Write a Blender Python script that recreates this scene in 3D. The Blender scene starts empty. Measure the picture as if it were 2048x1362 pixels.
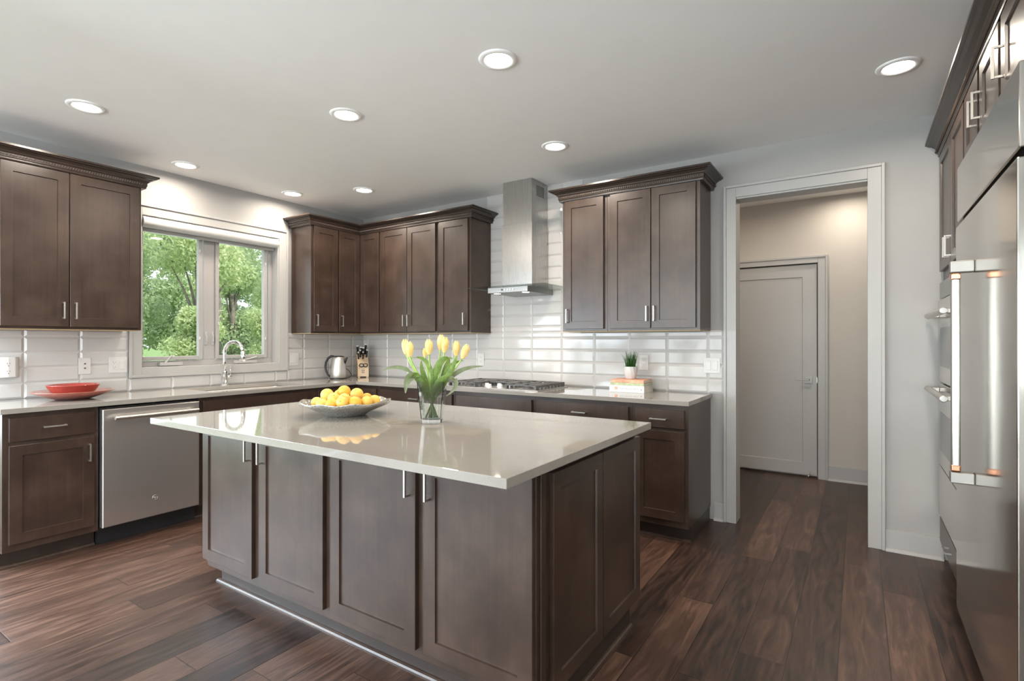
import bpy, bmesh, math, random
from mathutils import Vector, Matrix

SC = bpy.context.scene
COL = SC.collection
PI = math.pi
H = 2.644                     # ceiling height

# ------------------------------------------------------------------ camera
cam_d = bpy.data.cameras.new('camera')
cam = bpy.data.objects.new('camera', cam_d)
COL.objects.link(cam)
cam.location = (4.612, -4.0158, 1.2898)
cam.rotation_euler = (PI / 2 + 0.002, 0, 0.5803)
cam_d.sensor_width = 36
cam_d.lens = 1058.0 / 2048 * 36
cam_d.clip_start = 0.03
SC.camera = cam

# ------------------------------------------------------------------ world, sun, daylight, exposure
SC.view_settings.view_transform = 'Standard'
SC.view_settings.look = 'None'
SC.view_settings.gamma = 1
SC.view_settings.use_curve_mapping = False
SC.view_settings.exposure = 0.65
W = bpy.data.worlds.new('world')
SC.world = W
W.use_nodes = True
bg = W.node_tree.nodes['Background']
bg.inputs[0].default_value = (0.84, 0.92, 1.0, 1)
bg.inputs[1].default_value = 1.15


def light(name, kind, loc, energy, color=(1, 1, 1), rot=(0, 0, 0), **kw):
    d = bpy.data.lights.new(name, kind)
    d.energy = energy
    d.color = color
    for k, v in kw.items():
        setattr(d, k, v)
    o = bpy.data.objects.new(name, d)
    COL.objects.link(o)
    o.location = loc
    o.rotation_euler = rot
    return o


sun = light('sun', 'SUN', (6, 6, 9), 3.2, (1, .95, .86), angle=0.02)
sun.rotation_euler = Vector((-.62, -.25, -.74)).to_track_quat('-Z', 'Y').to_euler()
# area lamps standing in for daylight at the glazed openings
light('daylight_patio', 'AREA', (-.30, -5.62, 1.10), 370, (.78, .89, 1.0), (0, -PI / 2 + .92, 0),
      shape='RECTANGLE', size=1.95, size_y=4.7)
light('daylight_rear', 'AREA', (2.75, -8.62, 1.30), 185, (.90, .95, 1.0), (PI / 2 + .26, 0, 0),
      shape='RECTANGLE', size=4.9, size_y=2.2)
light('added_side_fill', 'AREA', (6.0, -6.0, 1.55), 95, (.90, .95, 1.0), (0, PI / 2 + .12, 0),
      shape='RECTANGLE', size=1.3, size_y=2.8)  # added fill lamp that lifts the left wall
light('daylight_sink', 'AREA', (-.42, -1.61, 1.66), 4, (.88, .97, 1.0), (0, -PI / 2 - .35, 0),
      shape='RECTANGLE', size=1.1, size_y=1.1)

CAN_W = 9.0
CAN_COL = (1.0, .88, .745)
for attr, v in (('max_bounces', 10), ('diffuse_bounces', 5), ('glossy_bounces', 5), ('transmission_bounces', 8),
                ('transparent_max_bounces', 12), ('caustics_reflective', True), ('blur_glossy', .3), ('caustics_refractive', False),
                ('sample_clamp_indirect', 6.0), ('use_denoising', True)):
    try:
        setattr(SC.cycles, attr, v)
    except Exception:
        pass


# ------------------------------------------------------------------ materials
def new_mat(name):
    m = bpy.data.materials.new(name)
    m.use_nodes = True
    return m, m.node_tree, m.node_tree.nodes['Principled BSDF']


def nd(t, kind, **kw):
    n = t.nodes.new(kind)
    for k, v in kw.items():
        setattr(n, k, v)
    return n


def setin(n, **kw):
    for k, v in kw.items():
        n.inputs[k.replace('_', ' ')].default_value = v


def mathn(t, op, a, b=None):
    n = nd(t, 'ShaderNodeMath', operation=op)
    for i, v in enumerate((a, b)):
        if v is None:
            continue
        if isinstance(v, (int, float)):
            n.inputs[i].default_value = v
        else:
            t.links.new(v, n.inputs[i])
    return n.outputs[0]


def coords(t, scale, kind='Object', rnd=False):
    tc = nd(t, 'ShaderNodeTexCoord')
    mp = nd(t, 'ShaderNodeMapping')
    mp.inputs['Scale'].default_value = scale
    src = tc.outputs[kind]
    if rnd:
        oi = nd(t, 'ShaderNodeObjectInfo')
        ad = nd(t, 'ShaderNodeVectorMath', operation='ADD')
        sc = nd(t, 'ShaderNodeVectorMath', operation='SCALE')
        cb = nd(t, 'ShaderNodeCombineXYZ')
        for i in range(3):
            t.links.new(oi.outputs['Random'], cb.inputs[i])
        t.links.new(cb.outputs[0], sc.inputs[0])
        sc.inputs['Scale'].default_value = 37.0
        t.links.new(src, ad.inputs[0])
        t.links.new(sc.outputs[0], ad.inputs[1])
        src = ad.outputs[0]
    t.links.new(src, mp.inputs[0])
    return mp.outputs[0]


def noise(t, vec, scale, detail=4, rough=.55, dist=0.0):
    n = nd(t, 'ShaderNodeTexNoise')
    setin(n, Scale=scale, Detail=detail, Roughness=rough, Distortion=dist)
    t.links.new(vec, n.inputs['Vector'])
    return n.outputs['Fac']


def ramp(t, fac, stops):
    n = nd(t, 'ShaderNodeValToRGB')
    e = n.color_ramp.elements
    while len(e) < len(stops):
        e.new(.5)
    for el, (p, c) in zip(e, stops):
        el.position = p
        el.color = (*c, 1)
    t.links.new(fac, n.inputs[0])
    return n.outputs[0]


def bump(t, b, height, strength, dist=.01):
    n = nd(t, 'ShaderNodeBump')
    setin(n, Strength=strength, Distance=dist)
    t.links.new(height, n.inputs['Height'])
    t.links.new(n.outputs[0], b.inputs['Normal'])


def plain(name, col, rough=.5, metal=0.0, var=.04, scale=6.0, bstr=0.0, bscale=200.0, spec=.5):
    m, t, b = new_mat(name)
    setin(b, Roughness=rough, Metallic=metal)
    b.inputs['Specular IOR Level'].default_value = spec
    v = coords(t, (1, 1, 1))
    f = noise(t, v, scale, 3)
    lo = tuple(max(0, c * (1 - var)) for c in col)
    hi = tuple(min(1, c * (1 + var)) for c in col)
    t.links.new(ramp(t, f, [(.3, lo), (.7, hi)]), b.inputs['Base Color'])
    if bstr:
        bump(t, b, noise(t, v, bscale, 2), bstr, .002)
    return m


def wood(name, lo, mid, hi, rough=.33):
    m, t, b = new_mat(name)
    v = coords(t, (1, 1, 1), rnd=True)
    big = noise(t, v, 4.2, 4, .6)
    g = noise(t, coords(t, (55, 55, 2.2), rnd=True), 1.0, 5, .6)
    f = mathn(t, 'ADD', mathn(t, 'MULTIPLY', big, .75), mathn(t, 'MULTIPLY', g, .25))
    t.links.new(ramp(t, f, [(.34, lo), (.5, mid), (.66, hi)]), b.inputs['Base Color'])
    r = mathn(t, 'ADD', mathn(t, 'MULTIPLY', big, .12), rough - .08)
    t.links.new(r, b.inputs['Roughness'])
    bump(t, b, g, .05, .002)
    b.inputs['Coat Weight'].default_value = .16
    b.inputs['Coat Roughness'].default_value = .30
    return m


M = {}
M['wall'] = plain('wall_paint', (.365, .356, .345), .75, var=.015, bstr=.06, bscale=350)
M['hall'] = plain('hall_paint', (.52, .485, .44), .75, var=.015)
M['ceil'] = plain('ceiling_paint', (.90, .895, .885), .85, var=.01)
M['trim'] = plain('trim_paint', (.40, .392, .381), .38, var=.01)
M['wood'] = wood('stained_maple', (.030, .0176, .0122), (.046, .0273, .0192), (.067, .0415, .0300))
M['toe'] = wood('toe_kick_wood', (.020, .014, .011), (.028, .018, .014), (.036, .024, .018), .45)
M['crown'] = plain('crown_stain', (.036, .0245, .0195), .27, var=.12, scale=5)
M['rope'] = plain('rope_stain', (.080, .058, .047), .22, var=.05)
M['underside'] = plain('unfinished_maple', (.50, .37, .20), .6, var=.08)
M['nickel'] = plain('brushed_nickel', (.56, .54, .50), .36, 1.0, var=.03, scale=60)
M['satin'] = plain('satin_nickel', (.36, .35, .33), .5, 1.0, var=.03)
M['cap'] = plain('polished_end_cap', (.80, .79, .77), .5, .5, var=.02)
M['chrome'] = plain('chrome', (.86, .86, .86), .06, 1.0, var=.01)
M['copper'] = plain('brushed_copper', (.80, .40, .25), .25, 1.0, var=.05)
M['black'] = plain('black_plastic', (.016, .016, .017), .35, var=.1)
M['iron'] = plain('cast_iron', (.085, .083, .082), .42, var=.15, bstr=.2, bscale=400)
M['white'] = plain('white_plastic', (.60, .59, .575), .35, var=.01)
M['whitegrey'] = plain('window_vinyl', (.36, .345, .335), .4, var=.02)
M['slot'] = plain('dark_slot', (.10, .095, .09), .5)
M['paper'] = plain('book_pages', (.62, .58, .52), .8, var=.08, scale=90)
M['grout'] = plain('grout', (.50, .485, .46), .8, var=.03)
M['tile'] = plain('glazed_tile', (.515, .502, .490), .07, var=.02, scale=3, spec=.30)
M['lens'] = None


def steel(name, base, rough, axis, metal=1.0):
    m, t, b = new_mat(name)
    s = [6, 6, 6]
    for a in range(3):
        s[a] = 500 if a != axis else 3
    v = coords(t, tuple(s))
    f = noise(t, v, 1.0, 3)
    t.links.new(ramp(t, f, [(.3, tuple(c * .97 for c in base)), (.7, base)]), b.inputs['Base Color'])
    setin(b, Metallic=metal)
    t.links.new(mathn(t, 'ADD', mathn(t, 'MULTIPLY', f, .04), rough - .02), b.inputs['Roughness'])
    bump(t, b, noise(t, coords(t, (1, 1, 1)), 2.4, 2), .06, .02)
    return m


M['steel_y'] = steel('brushed_steel_across', (.66, .63, .61), .30, 1, .88)
M['steel_z'] = steel('brushed_steel_upright', (.47, .46, .445), .27, 2)
M['steel_f'] = steel('refrigerator_steel', (.55, .52, .475), .12, 1)
M['steel_x'] = steel('cooktop_steel', (.56, .55, .535), .36, 0)


M['hoodbody'] = plain('satin_steel', (.33, .325, .315), .42, 1.0, var=.02)


def quartz(name, a, b_, rough):
    m, t, b = new_mat(name)
    v = coords(t, (1, 1, 1))
    f = mathn(t, 'ADD', mathn(t, 'MULTIPLY', noise(t, v, 240, 2), .6), mathn(t, 'MULTIPLY', noise(t, v, 5, 3), .4))
    t.links.new(ramp(t, f, [(.3, a), (.7, b_)]), b.inputs['Base Color'])
    setin(b, Roughness=rough)
    b.inputs['Specular IOR Level'].default_value = .5
    return m


M['quartz'] = quartz('quartz', (.255, .237, .212), (.315, .296, .268), .045)


def floor_mat():
    m, t, b = new_mat('hickory_planks')
    tc = nd(t, 'ShaderNodeTexCoord')
    sp = nd(t, 'ShaderNodeSeparateXYZ')
    t.links.new(tc.outputs['Object'], sp.inputs[0])
    x, y = sp.outputs[0], sp.outputs[1]
    u = mathn(t, 'DIVIDE', mathn(t, 'SUBTRACT', x, 4.715 - .175 * 60), .175)
    row = mathn(t, 'FLOOR', u)
    fu = mathn(t, 'FRACT', u)
    wn = nd(t, 'ShaderNodeTexWhiteNoise', noise_dimensions='1D')
    t.links.new(row, wn.inputs['W'])
    v = mathn(t, 'ADD', mathn(t, 'DIVIDE', y, 1.35), mathn(t, 'MULTIPLY', wn.outputs['Value'], 7.3))
    colm = mathn(t, 'FLOOR', v)
    fv = mathn(t, 'FRACT', v)
    cb = nd(t, 'ShaderNodeCombineXYZ')
    t.links.new(row, cb.inputs[0])
    t.links.new(colm, cb.inputs[1])
    wid = nd(t, 'ShaderNodeTexWhiteNoise', noise_dimensions='2D')
    t.links.new(cb.outputs[0], wid.inputs['Vector'])
    tone = wid.outputs['Value']
    # grain, offset per plank
    g3 = nd(t, 'ShaderNodeCombineXYZ')
    t.links.new(mathn(t, 'MULTIPLY', x, 13.0), g3.inputs[0])
    t.links.new(mathn(t, 'MULTIPLY', y, 1.5), g3.inputs[1])
    t.links.new(mathn(t, 'MULTIPLY', tone, 60.0), g3.inputs[2])
    g = noise(t, g3.outputs[0], 1.6, 6, .62, 1.4)
    fine = nd(t, 'ShaderNodeCombineXYZ')
    t.links.new(mathn(t, 'MULTIPLY', x, 120.0), fine.inputs[0])
    t.links.new(mathn(t, 'MULTIPLY', y, 6.0), fine.inputs[1])
    t.links.new(mathn(t, 'MULTIPLY', tone, 90.0), fine.inputs[2])
    g2 = noise(t, fine.outputs[0], 1.0, 3, .6)
    f = mathn(t, 'ADD', mathn(t, 'ADD', mathn(t, 'MULTIPLY', g, .62), mathn(t, 'MULTIPLY', g2, .16)),
              mathn(t, 'MULTIPLY', tone, .22))
    c = ramp(t, f, [(.33, (.016, .009, .007)), (.45, (.046, .025, .018)), (.56, (.080, .043, .030)), (.70, (.155, .088, .062))])
    du = mathn(t, 'MULTIPLY', mathn(t, 'MINIMUM', fu, mathn(t, 'SUBTRACT', 1.0, fu)), .175)
    dv = mathn(t, 'MULTIPLY', mathn(t, 'MINIMUM', fv, mathn(t, 'SUBTRACT', 1.0, fv)), 1.35)
    d = mathn(t, 'MINIMUM', du, dv)
    seam = mathn(t, 'LESS_THAN', d, .0013)
    mx = nd(t, 'ShaderNodeMix', data_type='RGBA')
    t.links.new(seam, mx.inputs[0])
    t.links.new(c, mx.inputs[6])
    mx.inputs[7].default_value = (.012, .007, .005, 1)
    t.links.new(mx.outputs[2], b.inputs['Base Color'])
    t.links.new(mathn(t, 'ADD', mathn(t, 'MULTIPLY', g, .18), .26), b.inputs['Roughness'])
    rip = nd(t, 'ShaderNodeCombineXYZ')
    t.links.new(mathn(t, 'MULTIPLY', x, 26.0), rip.inputs[0])
    t.links.new(mathn(t, 'MULTIPLY', y, 2.0), rip.inputs[1])
    t.links.new(mathn(t, 'MULTIPLY', tone, 30.0), rip.inputs[2])
    rp = noise(t, rip.outputs[0], 1.0, 2, .5, .6)
    edge = nd(t, 'ShaderNodeMapRange')
    edge.inputs['From Max'].default_value = .004
    t.links.new(d, edge.inputs['Value'])
    hgt = mathn(t, 'ADD', mathn(t, 'MULTIPLY', rp, .55), mathn(t, 'MULTIPLY', edge.outputs[0], .45))
    b.inputs['Specular IOR Level'].default_value = .5
    bump(t, b, hgt, .26, .004)
    return m


M['floor'] = floor_mat()


def glassy(name, col, rough=0.0, ior=1.45, dens=None):
    m, t, b = new_mat(name)
    setin(b, Roughness=rough, IOR=ior)
    b.inputs['Transmission Weight'].default_value = 1.0
    b.inputs['Base Color'].default_value = (*col, 1)
    return m


def pane_mat(name, tint=(.97, .985, .975), refl=1.0):
    m, t, b = new_mat(name)
    t.nodes.remove(b)
    out = t.nodes['Material Output']
    tr = nd(t, 'ShaderNodeBsdfTransparent')
    tr.inputs[0].default_value = (*tint, 1)
    gl = nd(t, 'ShaderNodeBsdfGlossy')
    gl.inputs['Roughness'].default_value = .01
    fr = nd(t, 'ShaderNodeFresnel')
    fr.inputs[0].default_value = 1.45
    mx = nd(t, 'ShaderNodeMixShader')
    t.links.new(mathn(t, 'MULTIPLY', fr.outputs[0], refl), mx.inputs[0])
    t.links.new(tr.outputs[0], mx.inputs[1])
    t.links.new(gl.outputs[0], mx.inputs[2])
    t.links.new(mx.outputs[0], out.inputs[0])
    return m


M['pane'] = pane_mat('window_glass', refl=.6)
M['vase'] = glassy('vase_glass', (.97, .985, .98))
M['water'] = pane_mat('vase_water', (.95, .975, .955), .7)
M['hoodglass'] = pane_mat('canopy_glass', (.90, .94, .93), .6)


def coral(name, col):
    m, t, b = new_mat(name)
    v = coords(t, (1, 1, 1))
    f = noise(t, v, 14, 3)
    t.links.new(ramp(t, f, [(.3, tuple(c * .85 for c in col)), (.7, tuple(min(1, c * 1.12) for c in col))]), b.inputs['Base Color'])
    setin(b, Roughness=.06)
    b.inputs['Transmission Weight'].default_value = .45
    b.inputs['Coat Weight'].default_value = .6
    return m


M['coral'] = coral('coral_glass', (.62, .19, .14))
M['coral_deep'] = coral('deep_coral_glass', (.50, .075, .055))


def texglass():
    m, t, b = new_mat('crackled_glass')
    v = coords(t, (1, 1, 1))
    vo = nd(t, 'ShaderNodeTexVoronoi', feature='DISTANCE_TO_EDGE')
    vo.inputs['Scale'].default_value = 75
    t.links.new(v, vo.inputs['Vector'])
    f = vo.outputs['Distance']
    t.links.new(ramp(t, f, [(.0, (.70, .68, .62)), (.25, (.42, .41, .36))]), b.inputs['Base Color'])
    setin(b, Roughness=.14, Metallic=.25)
    b.inputs['Transmission Weight'].default_value = .35
    b.inputs['Coat Weight'].default_value = .7
    bump(t, b, f, .8, .004)
    return m


M['bowl'] = texglass()


def leaf_mat(name, a, b2, c3, trans=.45, scale=1.0):
    m, t, b = new_mat(name)
    out = t.nodes['Material Output']
    v = coords(t, (1, 1, 1))
    f = noise(t, v, 2.2 * scale, 6, .75)
    col = ramp(t, f, [(.32, a), (.5, b2), (.68, c3)])
    t.links.new(col, b.inputs['Base Color'])
    setin(b, Roughness=.5)
    tl = nd(t, 'ShaderNodeBsdfTranslucent')
    t.links.new(col, tl.inputs[0])
    mx = nd(t, 'ShaderNodeMixShader')
    mx.inputs[0].default_value = trans
    t.links.new(b.outputs[0], mx.inputs[1])
    t.links.new(tl.outputs[0], mx.inputs[2])
    t.links.new(mx.outputs[0], out.inputs[0])
    return m


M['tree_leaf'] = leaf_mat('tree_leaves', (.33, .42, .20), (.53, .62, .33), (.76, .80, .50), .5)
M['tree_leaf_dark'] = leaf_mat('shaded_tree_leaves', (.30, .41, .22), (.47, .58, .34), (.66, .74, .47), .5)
M['bark'] = plain('bark', (.20, .175, .15), .9, var=.3, scale=9, bstr=.4, bscale=30)
M['ground'] = plain('lawn', (.17, .27, .08), .95, var=.3, scale=3)
M['tulip_leaf'] = leaf_mat('tulip_leaves', (.095, .175, .028), (.17, .28, .055), (.29, .40, .11), .28, 12)
M['tulip_grey'] = leaf_mat('pale_tulip_leaves', (.13, .17, .08), (.19, .23, .12), (.26, .30, .18), .28, 12)
M['stem'] = plain('tulip_stem', (.33, .50, .12), .45, var=.15, scale=30)
M['petal'] = leaf_mat('tulip_petals', (.86, .66, .22), (.90, .75, .35), (.93, .84, .58), .40, 18)
M['grass'] = leaf_mat('plant_blades', (.03, .14, .02), (.08, .27, .045), (.18, .42, .10), .25, 25)
M['orange'] = plain('orange_peel', (.78, .40, .045), .40, var=.12, scale=22, bstr=.25, bscale=420)
M['orange_light'] = plain('pale_orange_peel', (.80, .49, .10), .40, var=.10, scale=22, bstr=.25, bscale=420)
M['calyx'] = plain('fruit_stem_end', (.22, .30, .05), .7)
M['blockwood'] = wood('beech', (.52, .38, .25), (.58, .44, .30), (.64, .50, .35), .45)
M['kettle'] = steel('kettle_steel', (.66, .64, .61), .36, 2, .85)
M['pot'] = plain('ceramic_pot', (.56, .555, .545), .5, var=.02)
M['book_coral'] = plain('coral_book_cover', (.72, .34, .22), .5, var=.35, scale=26)
M['book_green'] = plain('green_book_cover', (.40, .46, .28), .5, var=.3, scale=30)
M['book_white'] = plain('white_book_cover', (.62, .61, .60), .45, var=.02)
M['ink'] = plain('grey_ink', (.45, .44, .44), .6)
M['inkdark'] = plain('dark_ink', (.12, .11, .11), .6)
M['blind'] = plain('roller_fabric', (.56, .55, .535), .6, var=.01)
M['ovenglass'] = plain('dark_oven_glass', (.02, .02, .022), .05, var=.1)


def emit(name, col, s):
    m, t, b = new_mat(name)
    b.inputs['Base Color'].default_value = (.9, .88, .84, 1)
    b.inputs['Emission Color'].default_value = (*col, 1)
    b.inputs['Emission Strength'].default_value = s
    return m


M['lens'] = emit('lit_lens', (1.0, .95, .87), 12.0)
M['hoodlamp'] = emit('hood_lamp_lens', (1.0, .93, .8), 5.0)


# ------------------------------------------------------------------ mesh helpers
def worldpos(o):
    p = Vector((0, 0, 0))
    while o is not None:
        p += o.location
        o = o.parent
    return p


def mk(name, bm, mat, parent=None, bevel=0.0, smooth=False, segs=2):
    """link one bmesh, given in world coordinates, as one mesh object"""
    me = bpy.data.meshes.new(name)
    if parent is not None:
        bmesh.ops.translate(bm, verts=bm.verts, vec=-worldpos(parent))
    bm.to_mesh(me)
    bm.free()
    o = bpy.data.objects.new(name, me)
    COL.objects.link(o)
    for m in (mat if isinstance(mat, (list, tuple)) else [mat]):
        me.materials.append(M[m] if isinstance(m, str) else m)
    if parent is not None:
        o.parent = parent
    if smooth:
        for p in me.polygons:
            p.use_smooth = True
    if bevel:
        md = o.modifiers.new('bevel', 'BEVEL')
        md.width = bevel
        md.segments = segs
        md.limit_method = 'ANGLE'
        md.angle_limit = .6
    return o


def tag(o, label, cat, group=None, kind=None):
    o['label'] = label
    o['category'] = cat
    if group:
        o['group'] = group
    if kind:
        o['kind'] = kind
    return o


def thing(name, label, cat, loc=(0, 0, 0), group=None, kind=None):
    o = bpy.data.objects.new(name, None)
    o.empty_display_size = .05
    COL.objects.link(o)
    o.location = loc
    return tag(o, label, cat, group, kind)


def BM():
    return bmesh.new()


def box(bm, x0, y0, z0, x1, y1, z1, mi=0):
    if x1 < x0: x0, x1 = x1, x0
    if y1 < y0: y0, y1 = y1, y0
    if z1 < z0: z0, z1 = z1, z0
    v = [bm.verts.new(p) for p in ((x0, y0, z0), (x1, y0, z0), (x1, y1, z0), (x0, y1, z0),
                                   (x0, y0, z1), (x1, y0, z1), (x1, y1, z1), (x0, y1, z1))]
    for q in ((3, 2, 1, 0), (4, 5, 6, 7), (0, 1, 5, 4), (1, 2, 6, 5), (2, 3, 7, 6), (3, 0, 4, 7)):
        f = bm.faces.new([v[i] for i in q])
        f.material_index = mi
    return bm


def boxes(*bs):
    bm = BM()
    for b in bs:
        box(bm, *b)
    return bm


def frames_along(pts):
    pts = [Vector(p) for p in pts]
    out = []
    n = len(pts)
    t0 = (pts[1] - pts[0]).normalized()
    up = Vector((0, 0, 1)) if abs(t0.z) < .9 else Vector((1, 0, 0))
    a = t0.cross(up).normalized()
    for i in range(n):
        if i == 0:
            t = t0
        elif i == n - 1:
            t = (pts[-1] - pts[-2]).normalized()
        else:
            t = ((pts[i + 1] - pts[i]).normalized() + (pts[i] - pts[i - 1]).normalized())
            t = t.normalized() if t.length > 1e-6 else t0
        a = (a - t * a.dot(t)).normalized()
        out.append((pts[i], t, a, t.cross(a)))
    return out


def tube(bm, pts, r, seg=10, cap=True, mi=0):
    fr = frames_along(pts)
    rs = r if isinstance(r, (list, tuple)) else [r] * len(fr)
    rings = []
    for (p, t, a, b), rr in zip(fr, rs):
        rings.append([bm.verts.new(p + (a * math.cos(k * 2 * PI / seg) + b * math.sin(k * 2 * PI / seg)) * rr) for k in range(seg)])
    for i in range(len(rings) - 1):
        for k in range(seg):
            f = bm.faces.new((rings[i][k], rings[i][(k + 1) % seg], rings[i + 1][(k + 1) % seg], rings[i + 1][k]))
            f.material_index = mi
    if cap:
        bm.faces.new(rings[0][::-1]).material_index = mi
        bm.faces.new(rings[-1]).material_index = mi
    return bm


def lathe(bm, prof, c=(0, 0), seg=32, mi=0, fx=1.0, fy=1.0, rot=0.0):
    """revolve (r, z) profile around the vertical through c"""
    rings = []
    for r, z in prof:
        if r < 1e-5:
            rings.append([bm.verts.new((c[0], c[1], z))])
        else:
            rings.append([bm.verts.new((c[0] + r * fx * math.cos(k * 2 * PI / seg + rot), c[1] + r * fy * math.sin(k * 2 * PI / seg + rot), z)) for k in range(seg)])
    for i in range(len(rings) - 1):
        A, B = rings[i], rings[i + 1]
        for k in range(seg):
            k2 = (k + 1) % seg
            if len(A) == 1 and len(B) == 1:
                continue
            if len(A) == 1:
                f = bm.faces.new((A[0], B[k2], B[k]))
            elif len(B) == 1:
                f = bm.faces.new((A[k], A[k2], B[0]))
            else:
                f = bm.faces.new((A[k], A[k2], B[k2], B[k]))
            f.material_index = mi
    bmesh.ops.recalc_face_normals(bm, faces=bm.faces)
    return bm


def sweep(bm, path, prof, mi=0):
    """sweep a closed (out, z) profile along a horizontal polyline, mitred; out is to the right of travel"""
    pts = [Vector((p[0], p[1])) for p in path]
    offs = []
    for i in range(len(pts)):
        ns = []
        if i > 0:
            d = (pts[i] - pts[i - 1]).normalized()
            ns.append(Vector((d.y, -d.x)))
        if i < len(pts) - 1:
            d = (pts[i + 1] - pts[i]).normalized()
            ns.append(Vector((d.y, -d.x)))
        offs.append(ns[0] if len(ns) == 1 else (ns[0] + ns[1]) / (1 + ns[0].dot(ns[1])))
    rings = [[bm.verts.new((p.x + o.x * u, p.y + o.y * u, z)) for u, z in prof] for p, o in zip(pts, offs)]
    n = len(prof)
    for i in range(len(rings) - 1):
        for k in range(n):
            bm.faces.new((rings[i][k], rings[i][(k + 1) % n], rings[i + 1][(k + 1) % n], rings[i + 1][k])).material_index = mi
    bm.faces.new(rings[0])
    bm.faces.new(rings[-1][::-1])
    bmesh.ops.recalc_face_normals(bm, faces=bm.faces)
    return bm


def bez(p0, p1, p2, p3, n):
    p0, p1, p2, p3 = map(Vector, (p0, p1, p2, p3))
    out = []
    for i in range(n + 1):
        s = i / n
        out.append(p0 * (1 - s) ** 3 + p1 * 3 * s * (1 - s) ** 2 + p2 * 3 * s * s * (1 - s) + p3 * s ** 3)
    return out


def ribbon(bm, pts, width, side=None, fold=.25, mi=0, prof=None):
    """a leaf: three vertices across, width profile along"""
    fr = frames_along(pts)
    n = len(fr)
    rows = []
    for i, (p, t, a, b) in enumerate(fr):
        s = i / (n - 1)
        w = width * (prof(s) if prof else (math.sin(PI * min(1, s * .92 + .08)) ** .7))
        sd = a
        if side is not None:
            sd = Vector(side) - t * Vector(side).dot(t)
            sd = sd.normalized() if sd.length > 1e-5 else a
        nn = t.cross(sd).normalized()
        rows.append([bm.verts.new(p - sd * w / 2 + nn * w * fold), bm.verts.new(p), bm.verts.new(p + sd * w / 2 + nn * w * fold)])
    for i in range(n - 1):
        for k in range(2):
            f = bm.faces.new((rows[i][k], rows[i][k + 1], rows[i + 1][k + 1], rows[i + 1][k]))
            f.smooth = True
            f.material_index = mi
    return bm


def mapper(axis, base):
    """(u, w, z) -> world; w is the distance out of the plane `base`"""
    if axis == '-y':
        return lambda u, w, z: (u, base - w, z)
    if axis == '+y':
        return lambda u, w, z: (u, base + w, z)
    if axis == '+x':
        return lambda u, w, z: (base + w, u, z)
    return lambda u, w, z: (base - w, u, z)


def panel_mesh(f, u0, u1, z0, z1, th=.02, stile=.057, deep=.008, ch=.002, e=.0015):
    """shaker panel standing th out of the plane"""
    bm = BM()

    def ring(a, b, c, d, w):
        return [bm.verts.new(f(*p)) for p in ((a, w, c), (b, w, c), (b, w, d), (a, w, d))]
    R = [ring(u0, u1, z0, z1, 0), ring(u0, u1, z0, z1, th - e), ring(u0 + e, u1 - e, z0 + e, z1 - e, th)]
    if stile:
        s = stile
        R += [ring(u0 + s, u1 - s, z0 + s, z1 - s, th), ring(u0 + s + ch, u1 - s - ch, z0 + s + ch, z1 - s - ch, th - deep)]
    for a, b in zip(R, R[1:]):
        for k in range(4):
            bm.faces.new((a[k], a[(k + 1) % 4], b[(k + 1) % 4], b[k]))
    bm.faces.new(R[-1])
    bm.faces.new(R[0][::-1])
    bmesh.ops.recalc_face_normals(bm, faces=bm.faces)
    return bm


def pull_mesh(f, u, z, th, L=.108, vertical=True, out=.030, w=.0085):
    """square bar pull on two posts"""
    bm = BM()

    def b(u0, u1, w0, w1, z0, z1):
        p = f(u0, w0, z0)
        q = f(u1, w1, z1)
        box(bm, *p, *q)
    h = L / 2
    c = w / 2
    if vertical:
        b(u - c, u + c, th + out - w, th + out, z - h, z + h)
        b(u - c, u + c, th, th + out - w, z - h, z - h + w)
        b(u - c, u + c, th, th + out - w, z + h - w, z + h)
    else:
        b(u - h, u + h, th + out - w, th + out, z - c, z + c)
        b(u - h, u - h + w, th, th + out - w, z - c, z + c)
        b(u + h - w, u + h, th, th + out - w, z - c, z + c)
    bmesh.ops.recalc_face_normals(bm, faces=bm.faces)
    return bm


def door(parent, f, u0, u1, z0, z1, pull=None, vertical=True, name='door', stile=.057, th=.02, out=.030):
    d = mk(name, panel_mesh(f, u0, u1, z0, z1, th, stile), 'wood', parent)
    if pull:
        mk('handle', pull_mesh(f, pull[0], pull[1], th, vertical=vertical, out=out), 'nickel', d, bevel=.0008)
    return d


# ------------------------------------------------------------------ the shell
def struct(name, bm, mat, label, cat, **kw):
    return tag(mk(name, bm, mat, None, **kw), label, cat, kind='structure')


struct('floor', boxes((-.2, -8.6, -.12, 5.9, 2.0, 0)), 'floor', 'dark brown wide plank hardwood floor of kitchen and hall', 'floor')
struct('ceiling', boxes((-.2, -8.6, H, 5.9, 2.0, H + .15)), 'ceil', 'smooth white ceiling with recessed lights', 'ceiling')
wall_back = struct('wall_back', boxes((-.15, 0, 0, 3.88, .13, H), (4.664, 0, 0, 5.85, .13, H), (3.88, 0, 2.317, 4.664, .13, H)), 'wall',
                   'painted back wall with tiled cooking side and cased doorway', 'wall')
WY0, WY1, WZ0, WZ1 = -2.195, -1.028, 1.082, 2.268     # sink window opening
PY0, PY1, PZ1 = -7.95, -3.25, 2.15                        # patio opening beyond the frame
wall_left = struct('wall_left', boxes(
    (-.15, WY1, 0, 0, 0, H), (-.15, WY0, 0, 0, WY1, WZ0), (-.15, WY0, WZ1, 0, WY1, H), (-.15, PY1, 0, 0, WY0, H),
    (-.15, PY0, PZ1, 0, PY1, H), (-.15, -8.5, 0, 0, PY0, H)), 'wall', 'painted left wall with the sink window', 'wall')
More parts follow.
